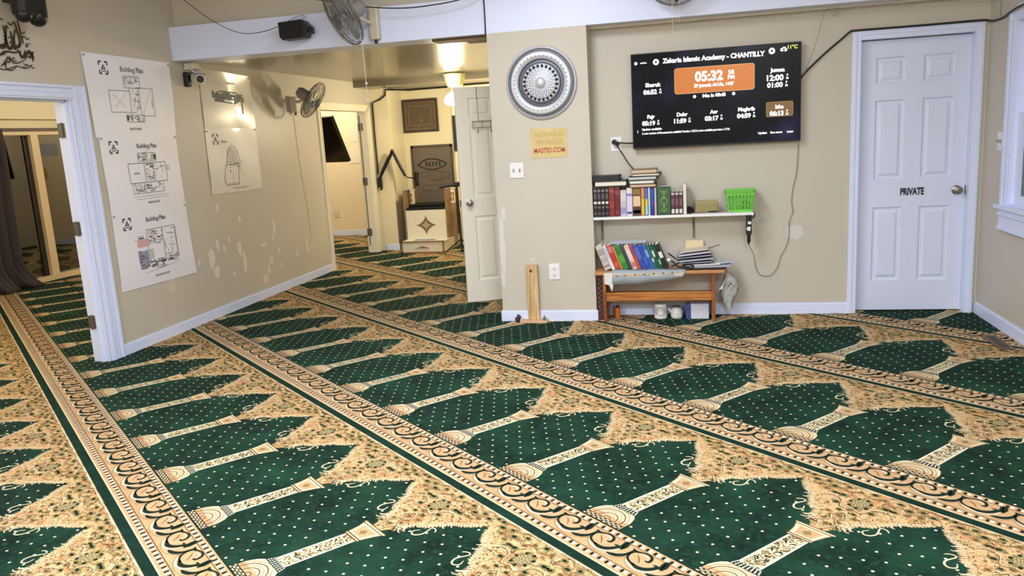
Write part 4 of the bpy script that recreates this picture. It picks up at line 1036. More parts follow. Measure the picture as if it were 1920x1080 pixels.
# lying stacks
def lying(x0,x1,z0,z1,rgb,label,page=True,y0=6.352,d=.16,pc=PAPER,group='books lying on top of the row',rz=0):
    cx=(x0+x1)/2; cy=y0+d/2
    rot=lambda p:Vector((cx+(p.x-cx)*math.cos(rz)-(p.y-cy)*math.sin(rz),cy+(p.x-cx)*math.sin(rz)+(p.y-cy)*math.cos(rz),p.z))
    t=(z1-z0)*.18; g=G()
    g.box(x0,x1,y0,y0+d,z0,z0+t,0,rot); g.box(x0,x1,y0,y0+d,z1-t,z1,0,rot); g.box(x1-.008,x1,y0,y0+d,z0,z1,0,rot)
    o=build('book',g,cm(rgb)); tag(o,label,'book',group)
    g=G(); g.box(x0+.003,x1-.008,y0+.003,y0+d-.004,z0+t,z1-t,0,rot); build('pages',g,pc if page else cm(rgb),o)
    return o
lying(-.748,-.496,1.0755,1.121,(60,54,58),'book with white page edges lying on the black volumes')
lying(-.764,-.552,1.1215,1.162,(20,18,22),'black book topmost on the black volumes',False)
lying(-.474,-.270,1.0605,1.086,(96,84,70),'tan page block book, lowest of the lying pile',pc=cm((214,186,148)))
lying(-.478,-.284,1.0865,1.116,(84,88,92),'grey covered book with white pages in the lying pile',rz=.02)
lying(-.480,-.262,1.1165,1.146,(24,28,28),'black book with white strip in the lying pile',pc=cm((190,200,196)),rz=-.03)
lying(-.450,-.236,1.1465,1.166,(40,36,34),'thin white page book sticking out of the lying pile',rz=-.05)
lying(-.462,-.262,1.1665,1.200,(134,106,84),'brown covered book on top of the lying pile',pc=cm((206,184,150)),rz=.04)
# black headset blob, wallet box, paper
g=G(); g.tube([(-.038,6.38,.862),(-.03,6.40,.885),(-.005,6.41,.872),(.0,6.38,.853),(-.02,6.37,.85)],.012,spline=5); g.sphere((-.026,6.40,.858),.018,0,10)
tag(build('black_charger',g,BLACK),'small tangled black charger beside the white binder','charger')
g=G(); g.box(-.01,.30,6.348,6.50,ZS,ZS+.006); tag(build('paper_sheet',g,cm((190,176,178))),'flat grey paper lying under the tan box','paper')
bx=thing('tissue_box',(.108,6.43,ZS+.006),'low tan wrapped box between the books and the green basket','box')
g=G(); g.box(.020,.196,6.37,6.49,ZS+.0065,ZS+.086); build('box_body',g,cm((150,138,88)),bx,bevel=.008)
g=G(); g.box(.024,.192,6.374,6.486,ZS+.083,ZS+.092); build('lid',g,cm((172,158,112)),bx,bevel=.004)
g=G(); g.box(.12,.185,6.362,6.37,ZS+.0065,ZS+.018); build('painted_shadow',g,BLACK,bx)  # black strip painted in as shadow at the foot of the box
# green basket (open lattice)
bk=thing('plastic_basket',(.358,6.44,ZS),'bright green plastic basket at the right end of the shelf','basket')
GRN=mat('lime_plastic',(122,208,84),.4); g=G()
b0,b1,zt,zb=(.268,.448,6.375,6.485),(.248,.468,6.352,6.505),ZS+.166,ZS+.001
def bp(s,t,h):
    x0=b0[0]+(b1[0]-b0[0])*h; x1=b0[1]+(b1[1]-b0[1])*h; y0=b0[2]+(b1[2]-b0[2])*h; y1=b0[3]+(b1[3]-b0[3])*h
    return Vector((x0+(x1-x0)*s,y0+(y1-y0)*t,zb+(zt-zb)*h))
per=[(s/8,0) for s in range(8)]+[(1,t/5) for t in range(5)]+[(1-s/8,1) for s in range(8)]+[(0,1-t/5) for t in range(5)]
def hband(h0,h1):
    n=len(per)
    for i in range(n):
        a,b=per[i],per[(i+1)%n]; g.add([bp(*a,h0),bp(*b,h0),bp(*b,h1),bp(*a,h1)],[(0,1,2,3)])
for h0,h1 in ((0,.12),(.30,.36),(.54,.60),(.78,1.0)): hband(h0,h1)
n=len(per)
for i in range(n):
    for fr0,fr1 in ((0,.35),(.5,.7)):
        a,b=Vector(per[i]),Vector(per[(i+1)%n]); p=a+(b-a)*fr0; q=a+(b-a)*fr1
        g.add([bp(p.x,p.y,.1),bp(q.x,q.y,.1),bp(q.x,q.y,.8),bp(p.x,p.y,.8)],[(0,1,2,3)])
g.add([bp(0,0,0),bp(1,0,0),bp(1,1,0),bp(0,1,0)],[(0,1,2,3)])
o=build('basket_body',g,GRN,bk); o.modifiers.new('solid','SOLIDIFY').thickness=.003
g=G(); 
for h in (1.0,.93): g.tube([bp(*p,h) for p in per]+[bp(*per[0],h)],.0055,0,6,cap=False)
build('rim',g,GRN,bk)
g=G(); g.sphere((.33,6.43,ZS+.05),.035,0,12,(1.6,1,1)); g.sphere((.40,6.44,ZS+.055),.03,1,12,(1.2,1,1.2)); tag(build('cloth_bundle',g,[cm((180,226,150)),cm((90,150,70))]),'pale rolled cloths inside the green basket','cloth')
# adapters hanging from the shelf end
pa=thing('power_strip',(.42,6.40,.58),'black power strip with white adapters hanging from the shelf end','power strip')
g=G(); g.box(.40,.442,6.375,6.41,.664,.817); build('strip_body',g,BLACK,pa,bevel=.004)
g=G(); g.box(.412,.437,6.358,6.376,.745,.765); g.box(.408,.432,6.358,6.376,.695,.725); g.box(.402,.412,6.36,6.376,.705,.715); build('adapter',g,PLW,pa,bevel=.002)
g=G(); g.box(.408,.434,6.38,6.405,.61,.664); g.tube([(.421,6.392,.62),(.42,6.392,.60),(.42,6.395,.583)],[.012,.009,.004],0,8); build('plug',g,BLACKG,pa)
g=G(); g.tube([(.45,6.36,.842),(.458,6.356,.83),(.455,6.355,.80),(.43,6.37,.79)],.006,spline=4); build('strip_cable',g,CABLE,pa)

# ------------------------------------------------------------------ bench
WD=wood('bench_wood',(150,88,36),(206,138,66),'X',5); WDZ=wood('bench_leg_wood',(120,66,34),(176,108,56),'Z',5)
bn=thing('bench',(-.27,6.39,0),'low wooden bench under the shelf stacked with books','bench')
g=G(); g.box(-.766,.236,6.262,6.525,.385,.409); build('seat',g,wood('bench_top_wood',(170,112,62),(214,164,108),'X',5),bn,bevel=.004)
for x0,x1 in ((-.706,-.680),(.136,.164)):
    for y0,y1 in ((6.275,6.325),(6.465,6.515)):
        g=G(); g.box(x0,x1,y0,y1,0,.385); build('leg',g,WDZ,bn,bevel=.003)
for x0,x1 in ((-.70,-.686),(.143,.157)):
    g=G(); g.box(x0,x1,6.325,6.465,.30,.385); g.box(x0,x1,6.325,6.465,.05,.10); build('side_rail',g,WDZ,bn)
g=G(); g.box(-.680,.136,6.285,6.303,.172,.240); g.box(-.680,.136,6.281,6.286,.226,.240); g.box(-.680,.136,6.281,6.286,.172,.184); build('stretcher',g,WD,bn,bevel=.002)
g=G(); g.box(-.680,.136,6.303,6.47,.205,.215); build('lower_shelf',g,WD,bn)
# carved dark stand at left end
g=G(); g.box(-.764,-.712,6.35,6.375,.0,.375)
cs=tag(build('carved_panel',g,wood('dark_carved_wood',(34,20,16),(86,52,40),'Z',16)),'dark carved wooden panel standing at the left end of the bench','panel')
g=G()
for k in range(9):
    z=.03+k*.038; g.box(-.752,-.738,6.346,6.350,z,z+.014); g.box(-.734,-.722,6.346,6.350,z+.018,z+.030)
build('carving',g,cm((110,84,74)),cs)

# leaning books
tl=math.atan2(.078,.205)
def leaning(x0,x1,L,rgb,label,bands=(),y0=6.335,d=.15,pagec=PAPER):
    a=tl; zb=.4105+0.0
    w=(x1-x0)*math.cos(a)
    # local box: width w, height L; pivot at bottom-left (x0)
    f=lambda p:Vector((x0+p.x*math.cos(a)-p.z*math.sin(a),p.y,zb+p.x*math.sin(a)*0+p.z*math.cos(a)+ (w-p.x)*0+ p.x*math.sin(a)))
    g=G(); g.box(0,w-.0008,y0,y0+d,0,L); g.xf(f)
    o=build('book',g,cm(rgb)); tag(o,label,'book','books leaning on the bench')
    g=G(); g.box(.002,w-.003,y0+.003,y0+d-.003,L-.001,L+.001); g.xf(f); build('pages',g,pagec,o)
    if bands:
        for p,q,rg in bands:
            g=G(); g.box(.002,w-.003,y0-.0012,y0+.001,L*p,L*q); g.xf(f); build('spine_label',g,cm(rg),o)
spk=[(.1,.2,(150,140,130)),(.3,.5,(180,170,165)),(.6,.85,(165,158,150))]
leaning(-.688,-.632,.205,(200,192,182),'wide cream-grey book leaning at the left end',spk)
leaning(-.630,-.603,.208,(222,216,214),'white book leaning right of the cream-grey one',[(.5,.9,(196,190,214))])
leaning(-.601,-.558,.208,(176,56,42),'red book leaning between white and orange ones',[(.7,.95,(206,110,110)),(.1,.3,(200,90,70))])
leaning(-.556,-.542,.206,(206,142,64),'thin orange book leaning beside the red one')
leaning(-.540,-.492,.205,(52,128,46),'bright green book leaning on the bench',[(.3,.6,(84,160,70)),(.7,.9,(60,110,60))])
leaning(-.490,-.466,.206,(56,60,66),'dark grey book leaning right of the green one')
leaning(-.464,-.424,.208,(216,186,182),'pale pink book leaning with speckled spine',[(.1,.3,(190,120,110)),(.4,.8,(226,206,200))])
leaning(-.422,-.396,.208,(186,74,48),'rust orange book leaning left of the blue ones',[(.6,.95,(150,60,80))])
leaning(-.394,-.352,.210,(44,72,160),'blue book leaning, first of the three blue ones',[(.4,.9,(76,100,190))])
leaning(-.350,-.322,.208,(36,76,176),'blue book leaning, middle of the three blue ones',[(.2,.5,(60,100,196))])
leaning(-.320,-.290,.208,(48,92,170),'blue book leaning, last of the three blue ones',[(.5,.8,(120,160,206))])
leaning(-.288,-.268,.212,(28,104,92),'teal book leaning right of the blue ones',[(.3,.45,(190,220,210))])
leaning(-.266,-.244,.213,(22,84,62),'dark green book leaning with white ring binding',[(.5,.75,(206,220,210))])
leaning(-.242,-.222,.212,(16,66,50),'deep green book leaning near the black one',[(.2,.4,(150,190,170))])
leaning(-.220,-.186,.210,(20,26,26),'black book leaning, last of the row',[(.45,.7,(220,226,214))])
# papers on top of leaning row
def slab(name,x0,x1,y0,y1,z0,z1,rz,rx,rgb,label,cat_,group=None,m=None,edge=None):
    c=Vector(((x0+x1)/2,(y0+y1)/2,(z0+z1)/2)); M_=Matrix.Rotation(rz,3,'Z')@Matrix.Rotation(rx,3,'Y')
    g=G(); g.box(x0,x1,y0,y1,z0,z1); 
    vs=g.v; g.xf(lambda p:c+M_@(p-c)); o=build(name,g,m or cm(rgb)); tag(o,label,cat_,group)
    if edge:
        g=G(); g.box(x0-.001,x1+.001,y0-.001,y1-.002,z0+(z1-z0)*.3,z1-(z1-z0)*.3); g.xf(lambda p:c+M_@(p-c)); build('pages',g,cm(edge),o)
    return o
slab('notebook',-.645,-.36,6.35,6.48,.619,.631,0,-.015,(206,210,222),'pale blue-white notebook lying across the leaning book tops','notebook',edge=(70,76,90))
# magazines pile
MG='magazines piled on the right of the bench'
slab('magazine',-.045,.245,6.30,6.50,.4145,.424,.02,0,(38,40,46),'black folder at the bottom of the magazine pile','magazine',MG)
slab('magazine',-.02,.285,6.29,6.48,.428,.437,-.06,-.02,(206,208,214),'white brochure jutting right from the magazine pile','magazine',MG,edge=(120,124,136))
slab('magazine',-.06,.20,6.31,6.49,.4415,.4495,.05,-.03,(226,226,224),'white magazine above the jutting brochure','magazine',MG)
slab('magazine',-.10,.14,6.32,6.50,.459,.468,-.05,-.05,(96,106,122),'slate blue magazine midway up the pile','magazine',MG,edge=(190,196,204))
slab('magazine',-.11,.15,6.31,6.50,.4785,.4905,.04,-.07,(140,146,158),'grey magazine with pale edge in the pile','magazine',MG,edge=(214,214,220))
slab('magazine',-.12,.14,6.32,6.50,.502,.514,-.03,-.09,(84,90,104),'dark slate magazine near the top of the pile','magazine',MG,edge=(186,188,200))
slab('magazine',-.115,.13,6.31,6.49,.526,.537,.06,-.10,(176,172,190),'lavender grey magazine second from the pile top','magazine',MG,edge=(224,220,228))
slab('magazine',-.10,.12,6.33,6.50,.549,.557,.0,-.11,(218,204,188),'cream magazine topmost on the pile','magazine',MG)
slab('magazine',.155,.31,6.33,6.45,.452,.458,.2,-.03,(196,200,210),'pale brochure loose at the right end of the pile','magazine',MG)
slab('yellow_folder',-.06,.08,6.505,6.515,.45,.615,0,0,(222,206,166),'pale yellow folder standing behind the magazines','folder')
cord('pen',[(.10,6.34,.565),(.20,6.33,.598)],.004,cm((90,92,84)),'thin dark pen sticking out over the magazine pile','pen')
cord('black_strap',[(-.20,6.33,.50),(-.15,6.32,.47),(-.12,6.31,.44),(-.07,6.30,.43),(-.02,6.29,.425),(.0,6.29,.44),(-.03,6.30,.455),(-.08,6.29,.45)],.008,BLACK,'tangled black strap between leaning books and magazines','strap',6)
cord('black_cable_tangle',[(-.19,6.33,.54),(-.14,6.34,.50),(-.10,6.33,.47),(-.13,6.345,.45),(-.17,6.35,.43)],.006,CABLE,'black cable tangle above the grey cloth','cable',6)
g=G(); g.sphere((-.185,6.325,.488),.018,0,12,(1.1,.8,.9)); tag(build('white_ball',g,cm((222,226,214))),'small white round cap beside the black leaning book','cap')
# grey draped cloth in front
clm=mat('grey_cloth',(156,168,174),.8); g=G(); n=24; vs=[]
for i in range(n+1):
    s=i/n; x=-.625+.565*s
    top=.4125; drop=(.100-.055*s**2) if s<.98 else .02
    for k,(y,z) in enumerate(((6.33,top+.003),(6.27,top+.003),(6.250,top-.008),(6.245,top-drop*.5),(6.247,top-drop))):
        vs.append((x,y+.003*math.sin(s*19+k),z+.002*math.sin(s*13)))
g.add(vs,[(i*5+k,(i+1)*5+k,(i+1)*5+k+1,i*5+k+1) for i in range(n) for k in range(4)],0,True)
cl=build('folded_cloth',g,clm); cl.modifiers.new('solid','SOLIDIFY').thickness=.004; tag(cl,'grey-blue folded cloth draped over the bench front edge','cloth')
g=G()
for i in range(14):
    x=-.60+i*.036; g.box(x,x+.02,6.238,6.242,.378-.0*i+.022*(i/14),.388+.022*(i/14),i%2)
g.box(-.61,-.08,6.2425,6.2445,.374,.402,2); build('patterned_hem',g,[cm((150,110,80)),cm((190,180,170)),cm((206,196,176))],cl)
g=G(); g.poly([(-.690,6.252,.405),(-.620,6.248,.408),(-.618,6.242,.30),(-.630,6.240,.258),(-.650,6.240,.31),(-.688,6.246,.32)]); pp=build('hanging_paper',g,cm((216,214,208))); pp.modifiers.new('solid','SOLIDIFY').thickness=.002; tag(pp,'crumpled white paper hanging over the bench edge at left','paper')

# things under the bench
jr=thing('orange_jar',(-.607,6.42,0),'orange jar on the carpet under the left of the bench','jar')
g=G(); g.lathe([(0,.0015),(.020,.0015),(.022,.010),(.022,.075),(.018,.085),(.016,.088)],(-.607,6.42,0),(0,0,1),0,20); build('jar_body',g,mat('orange_amber',(206,110,28),.25,coat=.5),jr)
g=G(); g.lathe([(.018,.088),(.019,.105),(0,.107)],(-.607,6.42,0),(0,0,1),0,20); build('lid',g,cm((70,40,24)),jr)
g=G(); g.box(-.645,-.632,6.40,6.44,.0015,.10); tag(build('brown_block',g,wood('block_wood',(70,40,22),(120,76,40),'Z')),'small brown wooden block left of the orange jar','block')
j2=thing('white_canister',(-.262,6.42,0),'round white canister under the bench, left of the white kettle','canister')
g=G(); g.lathe([(0,.0015),(.050,.0015),(.053,.012),(.047,.06),(.050,.10),(.045,.118),(.02,.124),(0,.124)],(-.262,6.42,0),(0,0,1),0,28); build('canister_body',g,PLW,j2)
g=G(); g.lathe([(.034,.0),(.036,.003),(.034,.005),(.032,.003)],(-.262,6.367,.065),(0,-1,0),0,24); build('front_ring',g,PLG,j2)
j3=thing('white_kettle',(-.136,6.42,0),'small white kettle with dark lid under the bench','kettle')
g=G(); g.lathe([(0,.0015),(.042,.0015),(.048,.015),(.048,.05),(.036,.085),(.03,.090)],(-.136,6.42,0),(0,0,1),0,28); g.tube([(-.175,6.41,.05),(-.19,6.40,.07),(-.196,6.40,.085)],[.012,.009,.007],0,8); build('kettle_body',g,PLW,j3)
g=G(); g.lathe([(.034,.088),(.032,.098),(.008,.102),(0,.103)],(-.136,6.42,0),(0,0,1),0,24); build('lid',g,DGREY,j3)
g=G(); g.tube([(-.094,6.41,.08),(-.078,6.40,.07),(-.080,6.40,.04),(-.092,6.41,.03)],.006,0,8,spline=4); build('handle',g,BLACK,j3)
g=G(); g.box(-.062,-.028,6.38,6.46,.0015,.118); tag(build('blue_box',g,cm((66,84,160)),bevel=.002),'blue box standing left of the white box under the bench','box')
wb=thing('white_box',(.045,6.43,0),'square white cardboard box under the right of the bench','box')
g=G(); g.box(-.024,.115,6.375,6.48,.0015,.112); build('box_body',g,cm((222,224,238)),wb,bevel=.002)
g=G(); g.box(-.026,.117,6.373,6.482,.112,.124); build('lid',g,cm((200,202,222)),wb)
# plastic bag
g=G(); vs=[]; n=16
for k in range(9):
    t=k/8; z=.36-.29*t; w=.018+.045*math.sin(PI*min(1,t*1.1))**.8
    for i in range(n):
        a=2*PI*i/n; r=w*(1+.22*math.sin(a*5+t*9)); vs.append((.262+.02*t+.015*math.sin(t*6)+r*math.cos(a),6.40+.5*r*math.sin(a),z))
g.add(vs,[(k*n+i,k*n+(i+1)%n,(k+1)*n+(i+1)%n,(k+1)*n+i) for k in range(8) for i in range(n)],0,True)
g.poly([vs[8*n+i] for i in range(n)])
pb=build('plastic_bag',g,mat('bag_film',(218,218,212),.3,alpha=.8,noise=(30,(176,176,168),.15))); tag(pb,'crumpled translucent plastic bag hanging at the right bench leg','bag')
g=G(); g.tube([(.262,6.40,.36),(.255,6.37,.39),(.242,6.34,.412)],.004,spline=3); build('bag_handle',g,MATS['bag_film'],pb)
g=G(); g.poly([(.19,6.36,.235),(.222,6.355,.245),(.235,6.36,.31),(.215,6.36,.27)]); w_=build('bag_label',g,PLW,pb)
g=G(); g.tube([(.262,6.37,.26),(.29,6.37,.29),(.262,6.38,.23)],.004); build('bag_strap',g,CABLE,pb)

# ------------------------------------------------------------------ wooden post by the pillar
PWD=wood('pine_wood',(176,138,90),(226,196,148),'Z',4,.6)
ps=thing('wooden_stand',(-1.28,6.30,0),'unpainted pine post on a small foot against the pillar','stand')
g=G(); g.box(-1.325,-1.232,6.285,6.328,.022,.474); build('post',g,PWD,ps,bevel=.002)
g=G(); g.box(-1.385,-1.165,6.245,6.329,.003,.021); build('foot',g,wood('pine_foot',(196,150,112),(226,190,152),'X',4,.6),ps)
g=G(); g.lathe([(0,0),(.013,.0),(.010,.003),(0,.003)],(-1.285,6.285,.428),(0,-1,0),0,12); build('knot',g,cm((96,62,34)),ps)
g=G()
for i,(x,z,r) in enumerate(((-1.412,.022,.020),(-1.402,.045,.020),(-1.415,.030,.022),(-1.41,.022,.018),(-1.405,.06,.012))): g.sphere((x,6.27,z+.002),r,0,8)
tag(build('pine_cone',g,cm((58,38,30))),'dark pine cone on the left of the post foot','pine cone')
g=G(); g.lathe([(0,.0215),(.012,.0215),(.014,.035),(.006,.05),(.002,.062),(0,.064)],(-1.190,6.28,0),(0,0,1),0,14); tag(build('small_figurine',g,cm((104,100,86))),'tiny grey cone figure on the right of the post foot','ornament')

# floor vent
fv=thing('floor_vent',(1.93,5.64,0),'brown metal vent set in the carpet near the right wall','vent')
g=G(); g.prism([(1.888,5.815,.003),(1.976,5.805,.003),(1.985,5.478,.003),(1.900,5.472,.003)],(0,0,.006)); build('vent_frame',g,mat('bronze_vent',(112,88,78),.4,.3),fv)
g=G()
for k in range(11):
    y=5.505+k*.027; g.box(1.912,1.966,y,y+.010,.009,.0105)
build('vent_slots',g,cm((52,42,40)),fv)

# ------------------------------------------------------------------ far room
# ceiling lamp
lp=thing('ceiling_lamp',(-2.87,9.9,1.93),'glass ceiling lamp with glowing white bowl shade in the far room','lamp')
g=G(); g.lathe([(.07,2.32),(.07,2.30),(.02,2.295)],(-2.86,9.9,0),(0,0,1),0,28); build('canopy',g,cm((206,196,150)),lp)
g=G(); g.lathe([(.135,2.295),(.13,2.25),(.105,2.17),(.09,2.145),(.0,2.14)],(-2.86,9.9,0),(0,0,1),0,32)
m=mat('frosted_glass_cup',(236,228,180),.25,emit=(240,230,150),es=.12); build('glass_cup',g,m,lp)
g=G(); g.lathe([(.138,2.300),(.142,2.292),(.136,2.286)],(-2.86,9.9,0),(0,0,1),0,32); build('cup_rim',g,cm((222,214,168)),lp)
g=G(); g.tube([(-2.86,9.9,2.30),(-2.87,9.9,2.07)],.012); build('stem',g,STEEL,lp)
g=G(); g.lathe([(0,2.085),(.03,2.085),(.06,2.07),(.10,2.035),(.125,1.985),(.12,1.955),(.08,1.930),(0,1.915)],(-2.885,9.9,0),(0,0,1),0,32)
build('bowl_shade',g,mat('glowing_shade',(255,248,230),.4,emit=(255,240,205),es=14),lp)

# picture and rug
pf=mat('picture_frame_dark',(62,48,34),.4); 
pc=thing('framed_picture',(-3.83,11.28,1.63),'dark framed square calligraphy picture in the nook','picture')
g=G(); g.box(-4.075,-3.585,11.27,11.299,1.635,2.10) if False else g.box(-4.076,-3.54,11.27,11.299,1.632,2.10); build('frame',g,pf,pc,bevel=.004)
def maze(name,sc,c1,c2):
    m=bpy.data.materials.new(name); m.use_nodes=True; nt=m.node_tree; b=nt.nodes['Principled BSDF']; b.inputs['Roughness'].default_value=.6
    tc=nt.nodes.new('ShaderNodeTexCoord'); mp=nt.nodes.new('ShaderNodeMapping'); mp.inputs['Rotation'].default_value=(PI/2,0,0)
    br=nt.nodes.new('ShaderNodeTexBrick'); br.inputs['Scale'].default_value=sc; br.inputs['Color1'].default_value=srgb(*c1); br.inputs['Color2'].default_value=srgb(*[int(.8*a+.2*b_) for a,b_ in zip(c1,c2)]); br.inputs['Mortar'].default_value=srgb(*c2); br.inputs['Mortar Size'].default_value=.03; br.inputs['Brick Width'].default_value=.35; br.inputs['Row Height'].default_value=.2
    nt.links.new(tc.outputs['Object'],mp.inputs['Vector']); nt.links.new(mp.outputs['Vector'],br.inputs['Vector']); nt.links.new(br.outputs['Color'],b.inputs['Base Color']); return m
g=G(); g.box(-4.045,-3.571,11.264,11.271,1.663,2.069); ar=build('canvas',g,maze('maze_brown',9,(62,52,38),(116,100,74)),pc)
g=G()
for i,s in enumerate((.0,.05)):
    x0,x1,z0,z1=-4.03+s,-3.586-s,1.678+s,2.054-s
    for a in ((x0,x1,z0,z0+.006),(x0,x1,z1-.006,z1),(x0,x0+.006,z0,z1),(x1-.006,x1,z0,z1)): g.box(a[0],a[1],11.262,11.265,a[2],a[3])
g.sphere((-3.79,11.263,1.80),.02,0,8,(1,.1,1)); build('inner_border',g,cm((126,108,80)),ar)
rg=thing('hanging_rug',(-3.68,11.28,.55),'grey-brown patterned rug hanging behind the pulpit','rug')
g=G(); g.box(-4.0,-3.36,11.285,11.298,.55,1.445); rgb_=build('rug_body',g,maze('maze_grey',11,(92,84,76),(122,112,98)),rg)
g=G()
for a in ((-3.99,-3.37,.57,.60),(-3.99,-3.37,1.405,1.435),(-3.99,-3.96,.57,1.435),(-3.40,-3.37,.57,1.435)): g.box(a[0],a[1],11.281,11.286,a[2],a[3])
for q in [(-3.86,-3.78,.98,1.06),(-3.74,-3.56,.93,1.06),(-3.53,-3.44,.95,1.05),(-3.85,-3.50,.78,.86)]:
    g.box(q[0],q[1],11.282,11.286,q[2],q[2]+.008);g.box(q[0],q[1],11.282,11.286,q[3],q[3]+.008);g.box(q[0],q[0]+.008,11.282,11.286,q[2],q[3]);g.box(q[1],q[1]+.008,11.282,11.286,q[2],q[3])
build('rug_border',g,cm((84,70,58)),rgb_)
g=G()
for q in ribbon([(-3.90,1.165),(-3.80,1.225),(-3.69,1.245),(-3.57,1.22),(-3.47,1.165),(-3.57,1.11),(-3.69,1.09),(-3.80,1.11),(-3.90,1.165)],[.016]*9,4): g.poly([(p.x,11.2795,p.y) for p in q])
for x in (-3.78,-3.73,-3.68,-3.63,-3.58):
    g.box(x,x+.02,11.279,11.281,1.14,1.20)
build('oval_motif',g,cm((34,28,30)),rgb_)
# pulpit
mw=mat('pulpit_white',(238,232,214),.4); mb=cm((150,116,74)); mt=mat('pulpit_side',(160,132,92),.6,noise=(8,(120,92,62),.2))
pu=thing('pulpit',(-3.6,10.7,0),'white and brown wooden pulpit with four-point star panel','pulpit')
g=G(); g.box(-3.90,-3.295,10.335,11.20,.004,.155); g.box(-3.90,-3.285,10.33,10.62,.155,.165); build('step_base',g,mw,pu)
g=G()
for a in ((-3.905,-3.29,.004,.02),(-3.905,-3.29,.150,.168),(-3.905,-3.885,.004,.168),(-3.31,-3.29,.004,.168)): g.box(a[0],a[1],10.326,10.336,a[2],a[3])
g.prism([(-3.70,10.332,.07),(-3.60,10.332,.10),(-3.50,10.332,.07)],(0,-.006,0)); build('step_trim',g,mb,pu)
g=G(); g.box(-3.91,-3.335,10.62,10.66,.165,.56); build('front_panel',g,mw,pu)
g=G(); c=(-3.62,.355)
pts=[]
for k in range(32):
    a=2*PI*k/32; ca,sa=math.cos(a),math.sin(a); pts.append((c[0]+.155*math.copysign(abs(ca)**3.3,ca),10.617,c[1]+.145*math.copysign(abs(sa)**3.3,sa)))
g.poly(pts); build('star_ornament',g,cm((128,104,80)),pu)
g=G(); pts=[(p[0]*.55+c[0]*.45,10.614,p[2]*.55+c[1]*.45) for p in pts]; g.poly(pts); build('star_centre',g,cm((190,170,140)),pu)
g=G(); g.box(-3.93,-3.905,10.62,11.20,.0,.84); build('side_panel',g,mt,pu)
g=G(); g.box(-3.34,-3.31,10.66,11.20,.0,.84); build('side_panel',g,mt,pu)
g=G(); g.box(-3.91,-3.33,10.66,11.10,.52,.565); build('seat',g,mw,pu)
g=G(); g.box(-3.905,-3.34,10.63,11.10,.566,.60); g.box(-3.905,-3.34,10.75,11.10,.60,.635); build('cushion',g,mat('black_velvet',(14,12,12),.9),pu,bevel=.02)
for x0,x1 in ((-3.985,-3.855),(-3.365,-3.255)):
    g=G(); g.box(x0,x1,10.86,10.90,.63,.825); g.box(x0-.01,x1+.01,10.85,10.91,.825,.84); g.box(x0,x1,10.86,10.90,.0,.63,1); o=build('newel_post',g,[mw,mt],pu)
    g=G()
    for i in range(3):
        for k in range(2):
            g.box(x0+.02+i*.032,x0+.042+i*.032,10.855,10.861,.66+k*.07,.715+k*.07)
    build('lattice',g,cm((150,120,84)),o)
g=G(); g.box(-3.74,-3.46,10.40,10.50,.166,.176); tag(build('blue_mat',g,cm((150,160,176))),'small blue-grey mat on the pulpit step','mat')
# mic arm on corner wall
ma=thing('scissor_boom',(-4.1,10.66,.87),'black scissor microphone arm on the corner wall beside the pulpit','microphone arm')
g=G(); g.box(-4.30,-4.25,10.66,10.719,.90,1.03); g.tube([(-4.27,10.66,.93),(-4.26,10.65,1.02)],.02); g.tube([(-4.28,10.68,.97),(-4.25,10.66,.92),(-4.27,10.68,.86),(-4.24,10.68,.89)],.008,spline=4); build('clamp',g,BLACK,ma)
g=G()
for dz in (.014,-.014): g.tube([(-4.255+dz,10.64,1.03+dz*.4),(-4.035+dz,10.62,1.38+dz*.4)],.014)
g.tube([(-4.22,10.63,1.10),(-4.09,10.62,1.31)],.020); build('lower_arm',g,BLACK,ma)
g=G()
for dz in (.012,-.012): g.tube([(-4.03+dz,10.62,1.385),(-3.862+dz,10.60,1.045)],.012)
g.tube([(-3.99,10.61,1.29),(-3.90,10.60,1.12)],.018); g.tube([(-3.862,10.6,1.045),(-3.84,10.6,1.025),(-3.77,10.6,1.015)],.008); build('upper_arm',g,BLACK,ma)
g=G(); g.sphere((-4.033,10.62,1.39),.028,0,10); build('elbow',g,BLACK,ma)
g=G(); g.tube([(-3.70,10.60,1.09),(-3.70,10.60,.90)],[.034,.026],0,12); g.tube([(-3.77,10.60,1.015),(-3.70,10.6,1.0)],.01); build('microphone',g,BLACK,ma)
# mic stand
ms_=thing('microphone_stand',(-3.03,10.3,0),'black tripod microphone stand right of the pulpit','stand')
g=G(); g.tube([(-3.03,10.3,.03),(-3.035,10.3,.55)],.012); g.tube([(-3.035,10.3,.55),(-3.04,10.3,.90)],.008); g.box(-3.075,-3.005,10.28,10.32,.885,.945); g.cyl((-3.05,10.28,.42),(-3.02,10.28,.42),.02); build('pole',g,BLACK,ms_)
g=G(); g.tube([(-3.04,10.29,.915),(-3.15,10.27,.905),(-3.27,10.25,.885)],[.014,.014,.016]); build('boom',g,BLACK,ms_)
for a in (200,320,80):
    r=math.radians(a); g=G(); g.tube([(-3.03,10.3,.19),(-3.03+.12*math.cos(r),10.3+.12*math.sin(r),.10),(-3.03+.24*math.cos(r),10.3+.24*math.sin(r),.012)],.009); build('leg',g,BLACK,ms_)
# narrow black screen edge-on
t=thing('edge_screen',(-3.24,11.05,1.34),'narrow black wall screen seen edge-on above the pulpit right side','screen')
g=G(); g.box(-3.262,-3.225,11.03,11.078,1.345,1.830); build('screen_panel',g,BLACK,t); g=G(); g.box(-3.225,-3.215,11.06,11.078,1.36,1.82); build('screen_back',g,PLG,t)

